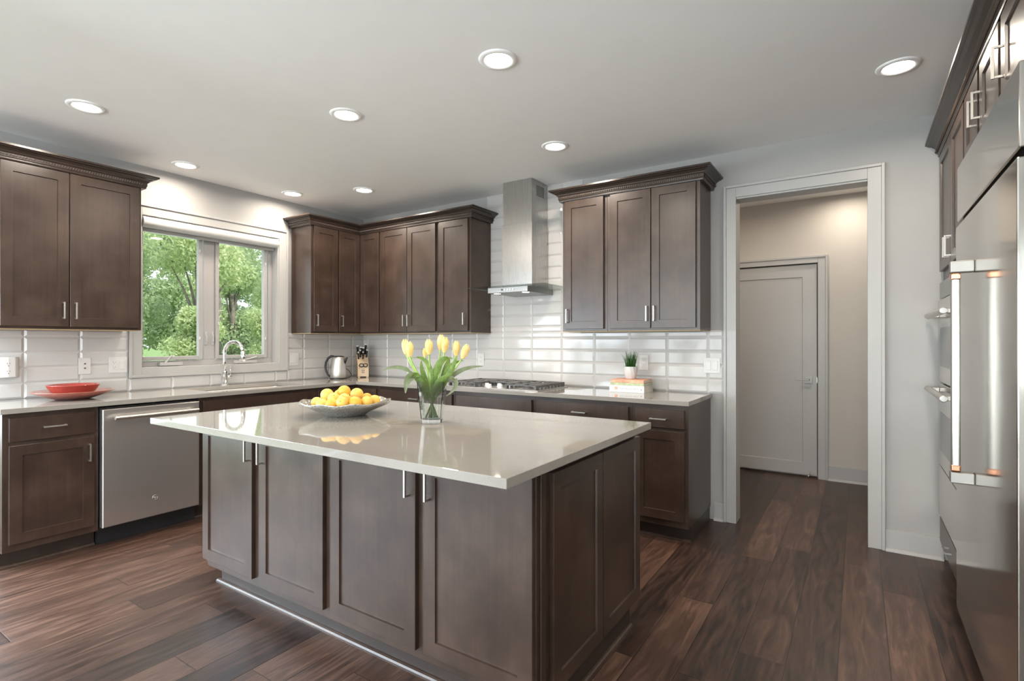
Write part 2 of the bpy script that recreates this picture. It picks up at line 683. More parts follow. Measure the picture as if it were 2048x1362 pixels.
struct('wall_right', boxes((5.70, -4.6, 0, 5.85, 0, H), (5.70, -8.5, 0, 5.85, -7.4, H), (5.70, -7.4, 0, 5.85, -4.6, .9), (5.70, -7.4, 2.2, 5.85, -4.6, H)), 'wall', 'wall behind the refrigerator and ovens', 'wall')
RX0, RX1, RZ0, RZ1 = .3, 5.2, .15, 2.4
struct('wall_front', boxes((-.15, -8.5, 0, RX0, -8.35, H), (RX1, -8.5, 0, 5.85, -8.35, H), (RX0, -8.5, 0, RX1, -8.35, RZ0),
                           (RX0, -8.5, RZ1, RX1, -8.35, H)), 'wall', 'far wall opposite the cooking side', 'wall')
struct('wall_hall_back', boxes((3.0, 1.80, 0, 5.6, 1.95, H), (3.0, 1.72, 0, 3.465, 1.80, H), (4.29, 1.72, 0, 5.6, 1.80, H),
                               (3.465, 1.72, 2.032, 4.29, 1.80, H)), 'hall', 'beige hall wall facing the doorway', 'wall')
struct('wall_hall_left', boxes((3.0, .13, 0, 3.12, 1.72, H)), 'hall', 'left side wall of hall', 'wall')
struct('wall_hall_right', boxes((5.40, .13, 0, 5.55, 1.72, H)), 'hall', 'right side wall of hall', 'wall')


def tiles(bm, f, u0, u1, z0, z1, uo, zo, du=.300, dz=.1016):
    i0 = math.floor((u0 - uo) / du)
    k0 = math.floor((z0 - zo) / dz)
    g = .0011
    u = uo + i0 * du
    while u < u1:
        z = zo + k0 * dz
        while z < z1:
            a, b = max(u, u0) + g, min(u + du, u1) - g
            c, d = max(z, z0) + g, min(z + dz, z1) - g
            if b - a > .012 and d - c > .012:
                iu = min(.013, (b - a) * .3)
                iz = min(.013, (d - c) * .3)
                A = [bm.verts.new(f(*p)) for p in ((a, .002, c), (b, .002, c), (b, .002, d), (a, .002, d))]
                B = [bm.verts.new(f(*p)) for p in ((a, .0045, c), (b, .0045, c), (b, .0045, d), (a, .0045, d))]
                C = [bm.verts.new(f(*p)) for p in ((a + iu, .0105, c + iz), (b - iu, .0105, c + iz), (b - iu, .0105, d - iz), (a + iu, .0105, d - iz))]
                for P, Q in ((A, B), (B, C)):
                    for k in range(4):
                        bm.faces.new((P[k], P[(k + 1) % 4], Q[(k + 1) % 4], Q[k]))
                bm.faces.new(C)
            z += dz
        u += du
    # grout bed behind
    p, q = f(u0, .0005, z0), f(u1, .0036, z1)
    box(bm, *p, *q, mi=1)


bm = BM()
fb = mapper('-y', 0)
tiles(bm, fb, 0, 3.801, .914, 1.372, .094, .914)
tiles(bm, fb, 1.70, 2.690, 1.372, H, .094, .914)
bmesh.ops.recalc_face_normals(bm, faces=bm.faces)
mk('backsplash', bm, ['tile', 'grout'], wall_back)
bm = BM()
fl = mapper('+x', 0)
tiles(bm, fl, -3.13, -2.268, .914, 1.372, -.163, .914)
tiles(bm, fl, -2.268, -.937, .914, 1.012, -.163, .914)
tiles(bm, fl, -.937, -.0005, .914, 1.372, -.163, .914)
bmesh.ops.recalc_face_normals(bm, faces=bm.faces)
mk('backsplash', bm, ['tile', 'grout'], wall_left)


# doorway casing and jamb
def casing(bm, f, a0, a1, b0, b1, z0, zi, zo, bottom=None):
    """flat casing with a raised outer band; outer a0..a1, inner b0..b1"""
    def bx(u0, u1, w, c, d):
        box(bm, *f(u0, 0, c), *f(u1, w, d))
    lo = z0 if bottom is None else bottom[0]
    band = .018
    bx(a0 + band, b0, .016, lo, zo - band)
    bx(b1, a1 - band, .016, lo, zo - band)
    bx(b0, b1, .016, zi, zo - band)
    bx(a0, a0 + band, .026, lo, zo)
    bx(a1 - band, a1, .026, lo, zo)
    bx(a0 + band, a1 - band, .026, zo - band, zo)
    if bottom is not None:
        bx(b0, b1, .016, bottom[0] + band, bottom[1])
        bx(a0 + band, a1 - band, .026, bottom[0], bottom[0] + band)


bm = BM()
casing(bm, fb, 3.802, 4.748, 3.885, 4.659, 0, 2.312, 2.398)
box(bm, 3.868, -.004, 0, 3.885, .134, 2.312)
box(bm, 4.659, -.004, 0, 4.676, .134, 2.312)
box(bm, 3.885, -.004, 2.300, 4.659, .134, 2.317)
struct('trim_1', bm, 'trim', 'white casing around the open doorway to the hall', 'door casing', bevel=.002)


def base_board(name, f, u0, u1, label, h=.132, mat='trim'):
    bm = BM()
    box(bm, *f(u0, 0, 0), *f(u1, .014, h))
    p = [(.014, 0)] + [(.014 + .017 * math.cos(a), .019 * math.sin(a)) for a in [k * PI / 12 for k in range(7)]]
    q0 = [bm.verts.new(f(u0, w, z)) for w, z in p]
    q1 = [bm.verts.new(f(u1, w, z)) for w, z in p]
    for k in range(len(p)):
        bm.faces.new((q0[k], q0[(k + 1) % len(p)], q1[(k + 1) % len(p)], q1[k]))
    bm.faces.new(q0)
    bm.faces.new(q1[::-1])
    bmesh.ops.recalc_face_normals(bm, faces=bm.faces)
    return struct(name, bm, mat, label, 'baseboard')


base_board('baseboard_back', fb, 4.749, 5.03, 'white baseboard right of the doorway')
base_board('baseboard_counter', fb, 3.735, 3.801, 'short white baseboard between cabinets and doorway')
fh = mapper('-y', 1.72)
base_board('baseboard_hall', fh, 4.372, 5.39, 'white baseboard along the hall wall')
bm = BM()
casing(bm, fh, 3.385, 4.372, 3.465, 4.291, 0, 2.032, 2.098)
struct('trim_2', bm, 'trim', 'flat casing around the closed hall door', 'door casing', bevel=.002)

# closed hall door
fd = mapper('-y', 1.775)
d1 = struct('door_1', panel_mesh(fd, 3.472, 4.281, .022, 2.024, .042, .118, .010, .004), 'trim', 'closed one-panel hall door with square lever', 'door')
bm = boxes((4.180, 1.724, .895, 4.243, 1.733, .958))
tube(bm, [(4.213, 1.730, .928), (4.213, 1.688, .928)], .009, 12)
lev = mk('rosette', bm, 'satin', d1, bevel=.001)
mk('lever', boxes((4.105, 1.678, .922, 4.222, 1.690, .934)), 'satin', lev, bevel=.002)
mk('latch', boxes((4.2805, 1.728, .90, 4.2845, 1.752, .955)), 'nickel', d1)
bm = BM()
tube(bm, [(4.225, 1.733, .050), (4.222, 1.700, .046), (4.216, 1.672, .030), (4.214, 1.664, .022)], [.010, .007, .007, .009], 10)
mk('door_stop', bm, 'chrome', d1, smooth=True)

# sink window
win = struct('window_1', boxes(), 'trim', 'double casement window over the sink', 'window')
bm = BM()
casing(bm, fl, -2.264, -.941, -2.178, -1.030, 1.014, 2.266, 2.352, bottom=(1.014, 1.088))
mk('casing', bm, 'trim', win, bevel=.002)
mk('jamb', boxes((-.15, WY0, 1.075, .010, WY1, 1.090), (-.15, WY0, 2.262, .004, WY1, 2.275), (-.15, WY0 - .006, 1.085, .004, WY0 + .012, 2.265),
                 (-.15, WY1 - .012, 1.085, .004, WY1 + .006, 2.265)), 'trim', win)
# frame: outer frame + mullion
mk('frame', boxes((-.13, WY0 + .012, 1.090, -.085, WY1 - .012, 1.135), (-.13, WY0 + .012, 2.20, -.085, WY1 - .012, 2.262),
                  (-.13, WY0 + .012, 1.135, -.085, WY0 + .022, 2.20), (-.13, WY1 - .055, 1.135, -.085, WY1 - .012, 2.20),
                  (-.13, -1.672, 1.135, -.085, -1.580, 2.20)), 'whitegrey', win, bevel=.003)


def sash(y0, y1, z0, z1, parent):
    w = .030
    s = mk('sash', boxes((-.115, y0, z0, -.072, y0 + w, z1), (-.115, y1 - w, z0, -.072, y1, z1),
                         (-.115, y0 + w, z0, -.072, y1 - w, z0 + w), (-.115, y0 + w, z1 - w, -.072, y1 - w, z1)), 'whitegrey', parent, bevel=.003)
    mk('pane', boxes((-.097, y0 + w, z0 + w, -.092, y1 - w, z1 - w)), 'pane', s)
    return s


sl = sash(-2.168, -1.688, 1.140, 2.186, win)
sr = sash(-1.578, -1.100, 1.140, 2.184, win)
for yy in (-1.655, -1.600):
    bm = boxes((-.085, yy - .010, 1.262, -.078, yy + .010, 1.375))
    box(bm, -.078, yy - .005, 1.285, -.062, yy + .005, 1.345)
    mk('latch', bm, 'trim', win, bevel=.003)
bm = boxes((-.072, -2.03, 1.096, -.040, -1.86, 1.122))
tube(bm, [(-.052, -1.985, 1.118), (-.040, -1.965, 1.150), (-.036, -1.945, 1.178)], [.009, .007, .008], 10)
mk('crank', bm, 'trim', win, bevel=.006)
bm = boxes((-.072, -1.42, 1.096, -.040, -1.22, 1.120))
tube(bm, [(-.048, -1.38, 1.122), (-.044, -1.30, 1.130), (-.044, -1.22, 1.150)], [.008, .006, .007], 10)
mk('crank', bm, 'trim', win, bevel=.006)
for yy, zz in ((-2.150, 1.50), (-2.150, 1.98), (-1.712, 1.32), (-1.712, 2.06), (-1.555, 1.45), (-1.555, 1.95), (-1.118, 1.32), (-1.118, 2.02)):
    mk('clip', boxes((-.073, yy - .004, zz - .012, -.066, yy + .004, zz + .012)), 'white', win)

# roller blind under the head casing
bl = thing('roller_blind', 'rolled-up white roller blind at the head of sink window', 'blind', (-.004, -1.61, 2.215))
bm = BM()
tube(bm, [(-.006, -2.174, 2.217), (-.006, -1.044, 2.217)], .0425, 28)
mk('roll', bm, 'blind', bl, smooth=False)
mk('hem_bar', boxes((-.046, -2.166, 2.150, -.034, -1.050, 2.192)), 'whitegrey', bl, bevel=.003)
for p in bl.children[0].data.polygons:
    p.use_smooth = len(p.vertices) == 4
mk('bracket', boxes((-.05, -1.0415, 2.185, .022, -1.0385, 2.262)), 'white', bl)

# glazed openings beyond the frame
pd = struct('window_2', boxes(), 'trim', 'tall patio door beyond the left edge', 'window')
bm = BM()
for a, b in [(PY0 + (PY1 - PY0) * k / 4, PY0 + (PY1 - PY0) * (k + 1) / 4) for k in range(4)]:
    for bxx in ((-.12, a, 0, -.06, a + .09, PZ1), (-.12, b - .09, 0, -.06, b, PZ1), (-.12, a, 0, -.06, b, .10), (-.12, a, PZ1 - .09, -.06, b, PZ1)):
        box(bm, *bxx)
mk('frame', bm, 'trim', pd)
mk('pane', boxes((-.095, PY0 + .09, .1, -.09, PY1 - .09, PZ1 - .09)), 'pane', pd)
rw = struct('window_3', boxes(), 'trim', 'wide window in the far wall', 'window')
bm = BM()
for k in range(4):
    a = RX0 + (RX1 - RX0) * k / 3
    box(bm, a - .04, -8.46, RZ0, a + .04, -8.40, RZ1)
box(bm, RX0, -8.46, RZ0, RX1, -8.40, RZ0 + .07)
box(bm, RX0, -8.46, RZ1 - .07, RX1, -8.40, RZ1)
mk('frame', bm, 'trim', rw)
mk('pane', boxes((RX0, -8.432, RZ0, RX1, -8.428, RZ1)), 'pane', rw)

sw = struct('added_window_4', boxes(), 'trim', 'unseen window added in the right wall for fill light', 'window')  # unseen opening, added so side light reaches the left wall
mk('frame', boxes((5.76, -7.4, .9, 5.80, -7.33, 2.2), (5.76, -4.67, .9, 5.80, -4.6, 2.2), (5.76, -6.03, .9, 5.80, -5.97, 2.2),
                  (5.76, -7.33, .9, 5.80, -4.67, .97), (5.76, -7.33, 2.13, 5.80, -4.67, 2.2)), 'trim', sw)
mk('pane', boxes((5.778, -7.33, .97, 5.782, -4.67, 2.13)), 'pane', sw)

# ------------------------------------------------------------------ recessed lights
def can(x, y, label, w=1.0, z=H, r=.094):
    t = thing('recessed_light', label, 'ceiling light', (x, y, z), 'recessed ceiling lights')
    bm = BM()
    lathe(bm, [(.064, z - .003), (.070, z - .008), (.088, z - .007), (r, z - .0015), (r, z)], (x, y), 40)
    mk('trim_ring', bm, 'ceil', t, smooth=True)
    bm = BM()
    lathe(bm, [(0, z - .0035), (.066, z - .0035), (.066, z - .001)], (x, y), 36)
    mk('lens', bm, 'lens', t)
    o = light('lamp', 'AREA', (0, 0, -.012), CAN_W * w, CAN_COL, shape='DISK', size=.13)
    o.data.spread = math.radians(170)
    o.parent = t
    return t


can(.893, -2.815, 'recessed light above the left upper cabinets, largest on the left')
can(.295, -1.998, 'small recessed light between sink window and left upper cabinets', .7)
can(.282, -1.072, 'small recessed light beside wall, nearest the corner cabinets on window side', .65)
can(.916, -.790, 'recessed light just in front of the corner upper cabinets')
can(2.056, -1.922, 'recessed light above the far left half of island')
can(3.165, -1.931, 'recessed light high above the right half of island')
can(2.854, -.791, 'recessed light between the range hood and the right upper cabinets')
can(4.775, -.798, 'large recessed light closest to the refrigerator cabinets', .75)
can(4.548, 1.405, 'recessed light in the hall ceiling beyond the doorway', .36)
can(3.75, .62, 'unseen recessed light added in hall ceiling to brighten the closed door', .9)  # extra lamp out of view, added to light the hall door
for x, y in ((.90, -4.6), (3.0, -3.95), (4.75, -2.6), (3.0, -6.0), (1.2, -6.6), (4.7, -6.0)):  # out-of-view lamps added only for the light they give
    can(x, y, 'unseen recessed light added to brighten the room')

# ------------------------------------------------------------------ crown mouldings
CROWN = [(.001, 2.384), (.022, 2.384), (.024, 2.391), (.024, 2.398), (.028, 2.402), (.029, 2.424), (.036, 2.428), (.040, 2.437),
         (.056, 2.448), (.070, 2.452), (.076, 2.457), (.085, 2.460), (.085, 2.472), (.001, 2.472)]


def crown(label, path, skip=()):
    t = thing('crown_molding', label, 'crown molding', (path[0][0], path[0][1], 2.384), 'crown moldings on the cabinets')
    mk('molding', sweep(BM(), path, CROWN), 'crown', t)
    bm = BM()
    off = .031
    n = len(path)
    for i in range(n - 1):
        if i in skip:
            continue
        a, b = Vector(path[i]), Vector(path[i + 1])
        d = (b - a).normalized()
        nn = Vector((d.y, -d.x))
        L = (b - a).length
        k = max(1, int(L / .0145))
        for j in range(k):
            p = a + d * (L * (j + .5) / k) + nn * off
            c = Vector((p.x, p.y, 2.413))
            dv = Vector((d.x, d.y, 0))
            nv = Vector((nn.x, nn.y, 0))
            up = (Vector((0, 0, 1)) + dv * .45).normalized()
            v = [bm.verts.new(c + q) for q in (up * .0110, -up * .0110, dv * .0054, -dv * .0054, nv * .0095)]
            for q in ((0, 2, 4), (2, 1, 4), (1, 3, 4), (3, 0, 4)):
                bm.faces.new([v[m] for m in q])
    bmesh.ops.recalc_face_normals(bm, faces=bm.faces)
    mk('rope_molding', bm, 'rope', t, smooth=True)
    return t


# ------------------------------------------------------------------ upper cabinets
UB, UT = 1.366, 2.432


def upper_box(parent, x0, y0, x1, y1, z0=UB, z1=UT):
    o = mk('cabinet_box', boxes((x0, y0, z0 + .004, x1, y1, z1)), 'wood', parent, bevel=.001)
    return o


t = thing('upper_cabinet', 'two-door upper cabinet left of the sink window', 'upper cabinet', (.0, -2.70, UB), 'upper wall cabinets')
upper_box(t, 0.012, -3.075, .312, -2.304)
mk('bottom_panel', boxes((.012, -3.073, UB, .308, -2.306, UB + .004)), 'underside', t)
f = mapper('+x', .312)
door(t, f, -3.052, -2.723, 1.386, 2.381, (-2.753, 1.490))
door(t, f, -2.717, -2.323, 1.386, 2.381, (-2.690, 1.490))
crown('dark crown molding above the left upper cabinet', [(0, -3.075), (.312, -3.075), (.312, -2.304), (0, -2.304)])

t = thing('upper_cabinet', 'corner upper cabinet with folding corner doors above the kettle', 'upper cabinet', (0, -.45, UB), 'upper wall cabinets')
bm = BM()
box(bm, .012, -.899, UB + .004, .312, -.312, UT)
box(bm, .012, -.312, UB + .004, .618, -.012, UT)
mk('cabinet_box', bm, 'wood', t)
mk('bottom_panel', boxes((.012, -.897, UB, .308, -.012, UB + .004), (.308, -.308, UB, .616, -.012, UB + .004)), 'underside', t)
door(t, f, -.878, -.604, 1.386, 2.381, (-.851, 1.492))
door(t, f, -.590, -.334, 1.386, 2.381, (-.562, 1.492))
fy = mapper('-y', -.312)
door(t, fy, .334, .600, 1.386, 2.381)
t = thing('upper_cabinet', 'double-door upper cabinet on back wall right of corner', 'upper cabinet', (1.0, 0, UB), 'upper wall cabinets')
upper_box(t, .619, -.312, 1.365, -.012)
mk('bottom_panel', boxes((.621, -.308, UB, 1.363, -.012, UB + .004)), 'underside', t)
door(t, fy, .628, .988, 1.386, 2.381, (.962, 1.490))
door(t, fy, .994, 1.350, 1.386, 2.381, (1.020, 1.490))
t = thing('upper_cabinet', 'single-door upper cabinet just left of range hood', 'upper cabinet', (1.56, 0, UB), 'upper wall cabinets')
upper_box(t, 1.366, -.312, 1.751, -.012)
mk('bottom_panel', boxes((1.368, -.308, UB, 1.749, -.012, UB + .004)), 'underside', t)
door(t, fy, 1.391, 1.728, 1.386, 2.381, (1.694, 1.492))
crown('dark crown molding turning the corner above three upper cabinets', [(0, -.899), (.312, -.899), (.312, -.312), (1.751, -.312), (1.751, 0)])
t = thing('upper_cabinet', 'single-door upper cabinet just right of range hood', 'upper cabinet', (2.85, 0, UB), 'upper wall cabinets')
upper_box(t, 2.664, -.312, 3.038, -.012)
mk('bottom_panel', boxes((2.666, -.308, UB, 3.036, -.012, UB + .004)), 'underside', t)
door(t, fy, 2.688, 3.013, 1.386, 2.381, (2.715, 1.487))
t = thing('upper_cabinet', 'double-door upper cabinet above the books and potted plant', 'upper cabinet', (3.4, 0, UB), 'upper wall cabinets')
upper_box(t, 3.039, -.312, 3.712, -.012)
mk('bottom_panel', boxes((3.041, -.308, UB, 3.710, -.012, UB + .004)), 'underside', t)
door(t, fy, 3.066, 3.373, 1.386, 2.381, (3.349, 1.489))
door(t, fy, 3.379, 3.686, 1.386, 2.381, (3.403, 1.489))
crown('dark crown molding above cabinets right of the range hood', [(2.664, 0), (2.664, -.312), (3.712, -.312), (3.712, 0)])

# ------------------------------------------------------------------ base cabinets
def base_cab(label, axis, lo, hi, fronts, loc, hollow=False, end=None):
    """body against the wall, frame plane .61 out; fronts: (kind, u0, u1, z0, z1, pull)"""
    t = thing('base_cabinet', label, 'base cabinet', loc, 'base cabinets along the walls')
    fp = mapper('+x', 0) if axis == 'x' else mapper('-y', 0)
    bm = BM()
    if hollow:
        for a, b, c, d, e0, g in ((lo, .015, .10, hi, .61, .12), (lo, .015, .12, hi, .03, .60), (lo, .595, .12, hi, .61, .8835),
                                  (lo, .03, .12, lo + .015, .595, .8835), (hi - .015, .03, .12, hi, .595, .8835)):
            box(bm, *fp(a, b, c), *fp(d, e0, g))
    else:
        box(bm, *fp(lo, .015, .10), *fp(hi, .61, .8835))
    mk('cabinet_box', bm, 'wood', t, bevel=.001)
    bm = BM()
    box(bm, *fp(lo, .05, 0), *fp(hi if end is None else end, .545, .0995))
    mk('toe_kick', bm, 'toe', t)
    bm = BM()
    p = [(.545, 0)] + [(.545 + .016 * math.cos(a), .018 * math.sin(a)) for a in [k * PI / 10 for k in range(6)]]
    q0 = [bm.verts.new(fp(lo, w, z)) for w, z in p]
    q1 = [bm.verts.new(fp(hi if end is None else end, w, z)) for w, z in p]
    for k in range(len(p)):
        bm.faces.new((q0[k], q0[(k + 1) % len(p)], q1[(k + 1) % len(p)], q1[k]))
    bm.faces.new(q0)
    bm.faces.new(q1[::-1])
    bmesh.ops.recalc_face_normals(bm, faces=bm.faces)
    mk('shoe_molding', bm, 'wood', t)
    ff = mapper('+x', .61) if axis == 'x' else mapper('-y', -.61)
    for kind, u0, u1, z0, z1, pull in fronts:
        if kind == 'drawer':
            door(t, ff, u0, u1, z0, z1, pull, False, 'drawer', 0)
        elif kind == 'panel':
            mk('false_front', panel_mesh(ff, u0, u1, z0, z1, .02, 0), 'wood', t)
        else:
            door(t, ff, u0, u1, z0, z1, pull)
    return t


base_cab('base cabinet with one drawer and door left of the dishwasher', 'x', -3.106, -2.659,
         [('drawer', -3.081, -2.683, .722, .857, (-2.880, .792)), ('door', -3.081, -2.683, .144, .700, (-2.712, .605))], (0, -2.88, 0))
base_cab('sink base cabinet right of the dishwasher', 'x', -2.055, -1.076,
         [('panel', -2.030, -1.160, .722, .857, None), ('door', -2.030, -1.599, .144, .700, (-1.63, .605)), ('door', -1.591, -1.160, .144, .700, (-1.56, .605))], (0, -1.6, 0), True)
base_cab('corner base cabinet under the kettle end of counter', 'x', -1.075, -.0125, [('panel', -1.05, -.66, .144, .857, None)], (0, -.85, 0))
base_cab('narrow base cabinet beside the inner corner', 'y', .612, .920,
         [('drawer', .700, .893, .722, .852, (.797, .790)), ('door', .700, .893, .144, .700, (.865, .605))], (.77, 0, 0))
base_cab('wide drawer base cabinet behind the tulips, left of cooktop', 'y', .921, 1.822,
         [('drawer', .952, 1.795, .722, .852, (1.380, .792)), ('door', .952, 1.370, .144, .700, (1.34, .605)), ('door', 1.378, 1.795, .144, .700, (1.41, .605))], (1.38, 0, 0))
base_cab('base cabinet with blank front panel under the cooktop', 'y', 1.823, 2.590,
         [('panel', 1.840, 2.564, .722, .852, None), ('door', 1.840, 2.198, .144, .700, (2.17, .605)), ('door', 2.206, 2.564, .144, .700, (2.235, .605))], (2.2, 0, 0))
base_cab('wide drawer base cabinet right of cooktop', 'y', 2.591, 3.344,
         [('drawer', 2.618, 3.320, .722, .852, (2.964, .792)), ('door', 2.618, 2.965, .144, .700, (2.94, .605)), ('door', 2.973, 3.320, .144, .700, (3.00, .605))], (2.96, 0, 0))
base_cab('end base cabinet with small drawer under the books', 'y', 3.345, 3.712,
         [('drawer', 3.368, 3.690, .734, .852, (3.527, .791)), ('door', 3.368, 3.690, .144, .713, None)], (3.53, 0, 0))

# ------------------------------------------------------------------ countertop, sink, faucet
SY0, SY1, SX0, SX1 = -1.93, -1.12, .125, .545
bm = BM()
xs = [.0115, SX0, SX1, .648]
ys = [-3.122, SY0, SY1, -.648, -.0115]
zt, zb = .914, .884


def poly_prism(bm, cells, z0, z1):
    """union of grid cells (x0,y0,x1,y1) as one slab with shared walls removed"""
    vs = {}

    def v(x, y, z):
        k = (round(x, 4), round(y, 4), z)
        if k not in vs:
            vs[k] = bm.verts.new((x, y, z))
        return vs[k]
    edges = {}
    for x0, y0, x1, y1 in cells:
        c = [(x0, y0), (x1, y0), (x1, y1), (x0, y1)]
        bm.faces.new([v(*p, z1) for p in c])
        bm.faces.new([v(*p, z0) for p in c[::-1]])
        for i in range(4):
            a, b = c[i], c[(i + 1) % 4]
            ka, kb = tuple(round(q, 4) for q in a), tuple(round(q, 4) for q in b)
            if (kb, ka) in edges:
                del edges[(kb, ka)]
            else:
                edges[(ka, kb)] = 1
    for a, b in edges:
        bm.faces.new((v(*a, z0), v(*b, z0), v(*b, z1), v(*a, z1)))


cells = []
for i in range(3):
    for j in range(4):
        if i == 1 and j == 1:
            continue
        cells.append((xs[i], ys[j], xs[i + 1], ys[j + 1]))
cells.append((.648, -.648, 3.724, -.0115))
poly_prism(bm, cells, zb, zt)
# make the far leg share its edge vertex line
bmesh.ops.remove_doubles(bm, verts=bm.verts, dist=.0005)
bmesh.ops.recalc_face_normals(bm, faces=bm.faces)
ct = mk('countertop', bm, 'quartz', None, bevel=.002)
tag(ct, 'L-shaped taupe grey quartz countertop along both walls', 'countertop')

sk = thing('sink', 'undermount steel sink below the window', 'sink', (.335, -1.525, .70))
bm = BM()


def rr(x0, y0, x1, y1, r, z, n=5):
    out = []
    for cx, cy, a0 in ((x1 - r, y1 - r, 0), (x0 + r, y1 - r, PI / 2), (x0 + r, y0 + r, PI), (x1 - r, y0 + r, 1.5 * PI)):
        for k in range(n + 1):
            a = a0 + k * PI / 2 / n
            out.append(bm.verts.new((cx + r * math.cos(a), cy + r * math.sin(a), z)))
    return out


R = [rr(SX0 - .02, SY0 - .02, SX1 + .02, SY1 + .02, .06, .8835), rr(SX0 - .02, SY0 - .02, SX1 + .02, SY1 + .02, .06, .8815),
     rr(SX0 + .006, SY0 + .006, SX1 - .006, SY1 - .006, .05, .8815), rr(SX0 + .012, SY0 + .012, SX1 - .012, SY1 - .012, .05, .72),
     rr(SX0 + .04, SY0 + .04, SX1 - .04, SY1 - .04, .05, .695)]
for A, B in zip(R[1:], R[2:]):
    for k in range(len(A)):
        bm.faces.new((A[k], A[(k + 1) % len(A)], B[(k + 1) % len(A)], B[k]))
bm.faces.new(R[-1])
bmesh.ops.delete(bm, geom=[v for v in R[0]], context='VERTS')
bmesh.ops.recalc_face_normals(bm, faces=bm.faces)
bs_ = mk('basin', bm, 'steel_x', sk, smooth=True)
bm = BM()
lathe(bm, [(.045, .697), (.040, .699), (0, .698)], (.33, -1.525), 24)
mk('drain', bm, 'chrome', sk)

fc = thing('faucet', 'chrome gooseneck pull-down faucet behind the sink', 'faucet', (.066, -1.575, .914))
bm = BM()
lathe(bm, [(0, .9142), (.032, .9142), (.032, .920), (.0245, .922), (.0245, 1.035), (.020, 1.040), (0, 1.040)], (.066, -1.575), 28)
mk('body', bm, 'chrome', fc, smooth=True)
bm = BM()
fx, fy_ = .066, -1.575
arc = [(fx, fy_, 1.035), (fx, fy_, 1.12), (fx, fy_, 1.195)]
dx, dy = .93, .37
for k in range(1, 13):
    a = PI - k * PI / 12 * .97
    arc.append((fx + (.090 + .090 * math.cos(a)) * dx, fy_ + (.090 + .090 * math.cos(a)) * dy, 1.195 + .092 * math.sin(a)))
tube(bm, arc, .0148, 16)
neck = mk('neck', bm, 'chrome', fc, smooth=True)
e = Vector(arc[-1])
bm = BM()
tube(bm, [e, e + Vector((.002, .001, -.04)), e + Vector((.003, .0012, -.082))], [.0158, .0190, .0180], 16)
mk('spray_head', bm, 'chrome', neck, smooth=True)
bm = BM()
tube(bm, [(fx, fy_, .985), (fx + .014, fy_ + .052, .985)], .0125, 16)
tube(bm, [(fx + .011, fy_ + .042, .985), (fx + .012, fy_ + .046, 1.045), (fx + .014, fy_ + .050, 1.082)], [.005, .004, .0035], 10)
mk('lever', bm, 'chrome', fc, smooth=True)

# ------------------------------------------------------------------ dishwasher
dw = thing('dishwasher', 'stainless dishwasher with bar handle under the left counter', 'dishwasher', (.3, -2.36, 0))
mk('cabinet', boxes((.03, -2.652, .10, .606, -2.062, .872)), 'black', dw)
bm = panel_mesh(mapper('+x', .608), -2.649, -2.068, .118, .861, .042, 0, e=.004)
dd = mk('door', bm, 'steel_y', dw)
bm = BM()
tube(bm, [(.698, -2.600, .806), (.698, -2.095, .806)], .0125, 18)
for yy in (-2.560, -2.135):
    box(bm, .650, yy - .010, .797, .690, yy + .010, .815)
mk('handle', bm, 'nickel', dd, bevel=.002)
bm = BM()
lg = []
for k in range(28):
    a = 2 * PI * k / 28
    lg.append((.6505, -2.352 + .016 * math.cos(a), .242 + .016 * math.sin(a)))
tube(bm, lg + [lg[0]], .0018, 6)
bm2 = [(.6505, -2.352 - .006, .248), (.6505, -2.352 - .009, .242), (.6505, -2.352 - .005, .236), (.6505, -2.352, .242), (.6505, -2.352 + .006, .248), (.6505, -2.352 + .007, .240), (.6505, -2.352 + .001, .236)]
tube(bm, bm2, .0012, 6)
mk('badge', bm, 'nickel', dd)
mk('toe_kick', boxes((.05, -2.652, 0, .572, -2.062, .0995)), 'black', dw)

# ------------------------------------------------------------------ island
isl = thing('island_cabinet', 'dark stained island cabinet with four front doors', 'kitchen island', (2.72, -2.1, 0))
mk('cabinet_box', boxes((1.715, -2.55, .104, 3.744, -1.655, .8835)), 'wood', isl, bevel=.0015)
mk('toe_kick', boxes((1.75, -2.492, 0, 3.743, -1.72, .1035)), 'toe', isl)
bm = BM()
sweep(bm, [(1.74, -1.72), (1.74, -2.492), (3.7435, -2.492), (3.7435, -1.72)],
      [(0, 0), (.018, 0), (.017, .008), (.013, .015), (.007, .019), (0, .020)])
mk('shoe_molding', bm, 'wood', isl, smooth=False)
fi = mapper('-y', -2.55)
for u0, u1, pu in ((1.703, 2.163, 2.140), (2.222, 2.698, 2.248), (2.747, 3.234, 3.203), (3.274, 3.741, 3.303)):
    door(isl, fi, u0, u1, .143, .854, (pu, .765), out=.028)
fr_ = mapper('+x', 3.744)
mk('corner_post', boxes((3.7445, -2.530, .104, 3.752, -2.500, .880)), 'wood', isl, bevel=.002)
for u0, u1 in ((-2.468, -2.062), (-2.056, -1.640)):
    door(isl, fr_, u0, u1, .110, .852)
ic = mk('island_countertop', boxes((1.690, -2.812, .884, 3.805, -1.605, .914)), 'quartz', None, bevel=.002)
tag(ic, 'rectangular taupe grey quartz slab on the island', 'countertop')

